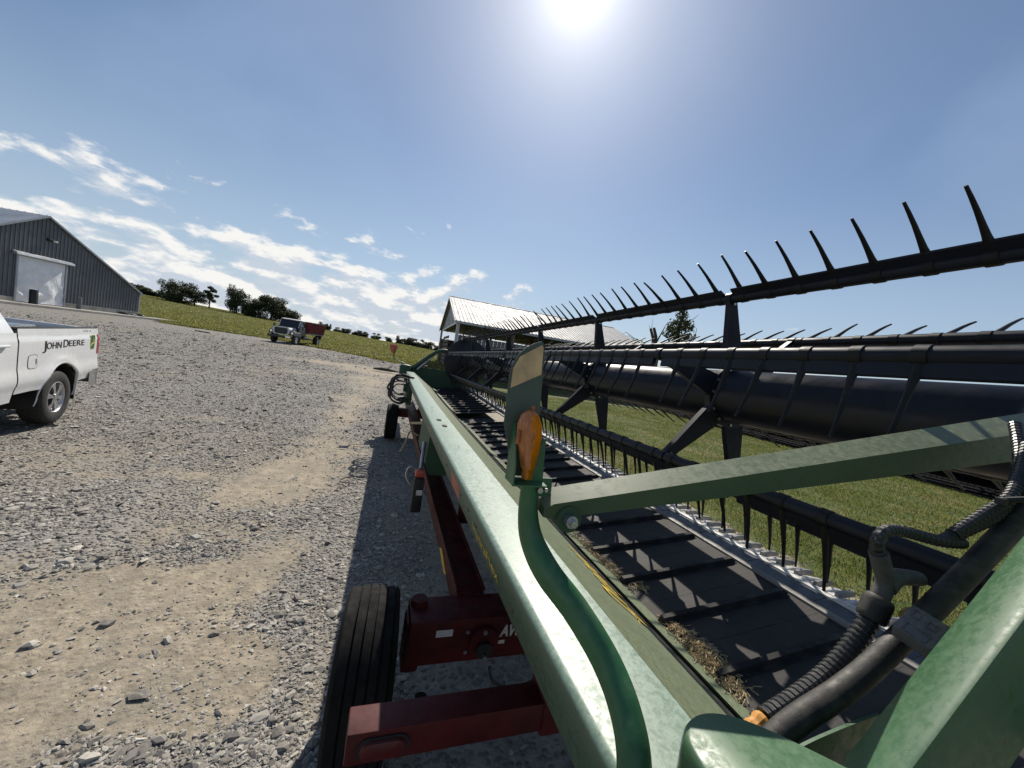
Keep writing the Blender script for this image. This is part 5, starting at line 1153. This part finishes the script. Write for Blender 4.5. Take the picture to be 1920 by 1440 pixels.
for y in np.arange(Y2a+1.2, Y2b, 1.9):
    m = MB()
    for k in range(6): a = math.radians(20+60*k); m.tube([(X2-.25,y,.86),(X2-.25+.5*math.cos(a),y,.86+.5*math.sin(a))], [.05,.025], 6)
    q2(m, 'reel_arm', 'matte_black')
for y in (Y2a, Y2b): m = MB(); m.prism([(X2-1.2,y,.1),(X2-.7,y,.5),(X2-.2,y,.95),(X2+.8,y,1.3),(X2+.8,y,.1)], (0,.05,0)); q2(m, 'end_shield', 'matte_black', 0)
m = MB(); y = Y2a+.1
while y < Y2b-.1: m.prism([(X2-.76,y,.11),(X2-.88,y+.03,.12),(X2-.76,y+.06,.11)], (0,0,.02)); y += .0762
q2(m, 'guard', 'matte_black', 0, kind='stuff')

# ------------------------------------------------------------------ odds and ends on the lot
def old_tyre(x, y, z, R, label):
    m = MB(); m.lathe((x, y, z), (0,0,1), [(R*.55,0),(R*.8,.0),(R*.97,.05),(R,.12),(R*.97,.19),(R*.8,.24),(R*.55,.24),(R*.52,.12),(R*.55,0)], 32); build(m, 'old_tyre', 'trailer_tyre', None, 40, label, 'tyre', 'old tyres stacked at the field edge')
zt = float(terrain(2.3, 27)); old_tyre(2.32, 27, zt+.0, .50, 'lower tyre of the small stack by the field edge'); old_tyre(2.28, 27.05, zt+.25, .47, 'upper tyre of the small stack by the field edge')
m = MB(); m.tube([(-.75,23.9,.33),(-.3,23.7,.37),(.2,23.6,.36),(.7,23.35,.34)], [.05,.10,.09,.03], 8); m.tube([(-.1,23.7,.38),(.25,24.0,.52)], [.05,.02], 6); build(m, 'dead_branch', 'wood_dark', None, 40, 'dark dead branch lying on the bare tan patch', 'branch')
m = MB(); m.tube(spline([(-.40,5.75,.015),(-.22,5.98,.03),(-.05,5.92,.02),(-.10,5.72,.02),(-.30,5.70,.03),(-.42,5.55,.015),(-.2,5.45,.02)], 8), .006, 6); build(m, 'loose_wire', 'plastic_black', None, 50, 'thin black wire curled on the gravel near the shadow edge', 'wire')
m = MB(); m.tube([(-16.2,40.0,.40),(-14.9,39.3,.40)], .05, 6); build(m, 'fence_stake', 'wood_dark', None, 40, 'short dark stake lying where gravel meets field', 'stake')

# ------------------------------------------------------------------ trees
def crown_mesh(name, blobs, n, size, mat, seed):
    r = np.random.default_rng(seed); V = []; T = []
    tot = sum(b[3]*b[4]*b[5] for b in blobs)
    for cx, cy, cz, rx, ry, rz in blobs:
        k = int(n*rx*ry*rz/tot)+20
        d = r.normal(size=(k, 3)); d /= np.linalg.norm(d, axis=1)[:,None]; rad = r.random(k)**.36
        lum = 1+.30*np.sin(d[:,0]*5+cx*3)*np.sin(d[:,1]*4+1)*np.sin(d[:,2]*5+cz*2)
        P = np.array([cx,cy,cz])+d*rad[:,None]*lum[:,None]*np.array([rx,ry,rz])
        a = r.normal(size=(k, 3)); a /= np.linalg.norm(a, axis=1)[:,None]; b = np.cross(a, r.normal(size=(k, 3))); b /= np.linalg.norm(b, axis=1)[:,None]
        s = size*r.uniform(.5, 1.3, k)[:,None]
        V.append(np.stack([P-a*s, P+b*s*.55, P+a*s, P-b*s*.55], 1).reshape(-1, 3)); T.append(np.repeat(np.clip(r.normal(.45,.28,k), 0, 1), 4))
    V = np.concatenate(V); T = np.concatenate(T); F = np.arange(len(V)).reshape(-1, 4)
    return raw(name, V, F, mat, 'mesh', tint=T)
def limb_mesh(name, segs):
    m = MB()
    for pts, r0, r1 in segs: m.tube(pts, list(np.linspace(r0, r1, len(pts))), 7)
    return m.mesh(name, 'bark', 50)
def blobs_round(seed, k=9, h=1.0, w=.42, lo=.30):
    r = random.Random(seed); out = [(0,0,lo+.34*(h-lo)+.1,w*.62,w*.62,.26*h)]
    for i in range(k):
        a = r.uniform(0, 2*PI); z = r.uniform(lo, h*.88); q = w*.62*math.sqrt(max(.08, 1-((z-lo)/(h-lo)-.35)**2*1.5)); s = r.uniform(.11, .19)
        out.append((q*math.cos(a), q*math.sin(a), z, s*1.15, s*1.15, s))
    return out
VAR = []
for i in range(4):
    bl = blobs_round(20+i, 15+i, 1.0, .44+.04*i, .08)
    tr = limb_mesh('trunk', [([(0,0,-.05),(.01,0,.3),(0,.01,.62)], .035, .012)]+[([(0,0,.25+.06*j),(.5*b[0],.5*b[1],(b[2]+.3)/2),(b[0],b[1],b[2])], .014, .004) for j, b in enumerate(bl[1:6])])
    VAR.append((tr, crown_mesh('crown', bl, 5200, .026, 'foliage', 40+i)))
loose = [(0,0,.55,.10,.10,.16),(-.12,.05,.72,.10,.09,.08),(.10,-.04,.80,.10,.09,.09),(-.04,.08,.92,.09,.09,.07),(.17,.02,.60,.08,.08,.06),(-.18,-.02,.52,.09,.08,.06),(.06,.1,.40,.08,.07,.05),(.15,-.08,.34,.07,.07,.04),(-.14,.0,.33,.06,.06,.04)]
LOOSE = (limb_mesh('trunk', [([(0,0,-.05),(.012,0,.35),(-.01,.01,.65),(0,.03,.9)], .024, .006)]+[([(0,0,.22+.05*j),(.6*b[0],.6*b[1],b[2]-.05),(b[0],b[1],b[2])], .010, .003) for j, b in enumerate(loose[1:])]), crown_mesh('crown', loose, 2200, .026, 'foliage', 77))
FARC = [crown_mesh('crown', blobs_round(60+i, 14, 1.0, .46, .02), 2600, .05, 'foliage_hazed', 70+i) for i in range(4)]
def tree(x, y, h, w, var, label, group, rz=0.0, cat='tree', sink=0.0):
    z = float(terrain(x, y))-sink
    t = thing('tree', (x, y, z), label, cat, group); tr, cr_ = var
    M = Matrix.Translation((x, y, z)) @ Matrix.Rotation(rz, 4, 'Z') @ Matrix.Diagonal((w, w, h, 1))
    inst(tr, 'trunk', M, t); inst(cr_, 'crown', M, t); return t
FARG = 'distant trees along the field horizon'; CLG = 'dark trees clustered on the field crest'
for i, (x, y, h, w, v, lab) in enumerate((
    (-86, 187, 9.6, 8.5, 0, 'tall tree at the left end of the clump nearest the barn'), (-79.5, 183, 9.4, 12.9, 1, 'broad round dark tree in the clump nearest the barn'), (-75.5, 184, 6.3, 9.0, 2, 'low tree at the right end of the clump nearest the barn'),
    (-60.0, 180, 12.5, 9.0, 0, 'tall ragged tree at the left of the larger clump'), (-57.5, 184, 9.0, 9.0, 3, 'second tree from the left in the larger clump'), (-53.0, 182, 10.8, 11.8, 1, 'broadest tree in the middle of the larger clump'),
    (-48.5, 183, 10.3, 12.9, 2, 'dark round tree right of the middle in the larger clump'), (-45.0, 187, 8.3, 10.6, 3, 'smaller tree near the right end of the larger clump'), (-41.5, 188, 7.2, 9.6, 0, 'lowest tree at the right end of the larger clump'))):
    tree(x, y, h, w, VAR[v], lab, CLG, rz=i*1.3, sink=.25)
tree(-69.2, 180, 9.2, 11.5, LOOSE, 'lone loose tree standing between the two dark clumps', CLG, sink=.2)
far = ((-104,208,4.6,9,0),(-101,210,4.0,8,1),(-98,211,3.4,7,2),(-107.5,207,5.2,9,3),(-33,210,4.6,5.5,1),(-30.3,210,4.6,3.6,0),(-28,225,3.4,5.4,2),(-24.2,230,3.8,6.8,3),(-19,231,4.0,5.6,1),(-15,231,4.6,7,0),(-8.2,231,4.8,7,2),(-1.2,231,3.6,5.2,3),(4.8,226,5.6,5.6,1),(9.8,221,6.4,8.4,0),(15.2,221,6.2,9.2,2),(21,220,5.8,9,3),(26.5,219,6.2,8,1),(33,219,6.5,10,0),(39,219,6.0,9,2))
ORD = ['first', 'second', 'third', 'fourth', 'fifth', 'sixth', 'seventh', 'eighth', 'ninth']
def rank(x, lo, hi): return ORD[sorted(q[0] for q in far if lo <= q[0] < hi).index(x)]
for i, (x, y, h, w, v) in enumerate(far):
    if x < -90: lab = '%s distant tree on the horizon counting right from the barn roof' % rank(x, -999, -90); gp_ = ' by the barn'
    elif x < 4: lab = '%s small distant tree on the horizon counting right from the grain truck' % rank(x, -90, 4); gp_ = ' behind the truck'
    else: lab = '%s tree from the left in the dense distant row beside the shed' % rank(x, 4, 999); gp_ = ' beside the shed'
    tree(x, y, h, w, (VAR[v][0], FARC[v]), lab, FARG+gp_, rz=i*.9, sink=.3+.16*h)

# ivy-clad tree and broken trunk behind the shed
VX, VY = 29.6, 33.6; vz = float(terrain(VX, VY))
iv = thing('ivy_tree', (VX, VY, vz), 'ivy covered tree standing behind the right end of the shed', 'tree')
bl = [(0,0,9.0,.8,.8,.9),(-.5,.2,8.0,1.0,.9,.8),(.8,0,8.3,.9,.9,.8),(-1.2,-.1,7.1,.8,.8,.6),(.3,.1,6.6,1.2,1.0,1.0),(1.5,.2,7.2,.8,.8,.5),(.0,0,4.5,.9,.9,1.6),(-.2,0,9.9,.4,.4,.5),(-.7,0,5.6,.8,.6,.7),(1.3,0,5.8,.6,.6,.6)]
inst(crown_mesh('crown', bl, 3000, .15, 'vine_leaf', 91), 'crown', Matrix.Translation((VX, VY, vz)), iv)
segs = [([(0,0,-.2),(.1,0,4),(-.1,.1,7.5),(.1,0,10.2)], .36, .12), ([(0,0,4.6),(-1.2,.2,6.6),(-2.2,.2,7.0)], .12, .04), ([(0,0,5),(1.3,.1,5.8),(2.3,.1,7.2),(2.4,.2,8.4)], .10, .02), ([(.8,0,6),(2.2,-.2,6.2),(2.9,0,7.2)], .06, .012), ([(.5,0,8.6),(1.7,.1,9.3),(2.2,0,9.9)], .05, .01), ([(0,0,9.8),(-.7,.1,11.2)], .05, .01)]
inst(limb_mesh('trunk', segs), 'trunk', Matrix.Translation((VX, VY, vz)), iv)
tw = [(2.2,.0,5.2,1.2,1.0,.9),(1.7,0,4.3,1.2,1,.8)]
inst(crown_mesh('thin_crown', tw, 260, .13, 'vine_leaf', 92), 'thin_crown', Matrix.Translation((VX, VY, vz)), iv)
SX, SY = 27.3, 34.6; sz_ = float(terrain(SX, SY))
st = thing('broken_tree', (SX, SY, sz_), 'bare broken trunk with forked stubs left of the ivy tree', 'tree')
segs = [([(0,0,-.2),(.05,0,3.5),(.1,0,5.6)], .42, .30), ([(.1,0,5.4),(-.25,0,6.5),(-.75,0,7.4)], .20, .13), ([(.1,0,5.5),(.15,0,6.6),(-.35,0,7.55)], .20, .15), ([(.2,0,5.8),(.6,0,6.7),(1.15,0,8.1)], .13, .03), ([(.1,0,5.2),(1.2,.1,6.0),(2.0,.2,6.3)], .13, .07), ([(-.3,0,6.6),(-1.0,.1,7.8)], .05, .01), ([(-.6,0,7.2),(-.6,.1,8.6)], .03, .008)]
segs += [([(-.2,0,4+.2*i),(-1.6-.4*i,.2,5.0+.3*i),(-2.5-.45*i,.1,5.2+.35*(i % 3))], .04, .008) for i in range(6)]
inst(limb_mesh('trunk', segs), 'trunk', Matrix.Translation((SX, SY, sz_)), st)
inst(crown_mesh('sparse_leaves', [(-2.4,0,5.4,1.6,.6,.7),(.2,0,5.0,.7,.6,.9),(-1.0,0,4.8,1.2,.6,.5)], 300, .12, 'vine_leaf', 93), 'sparse_leaves', Matrix.Translation((SX, SY, sz_)), st)
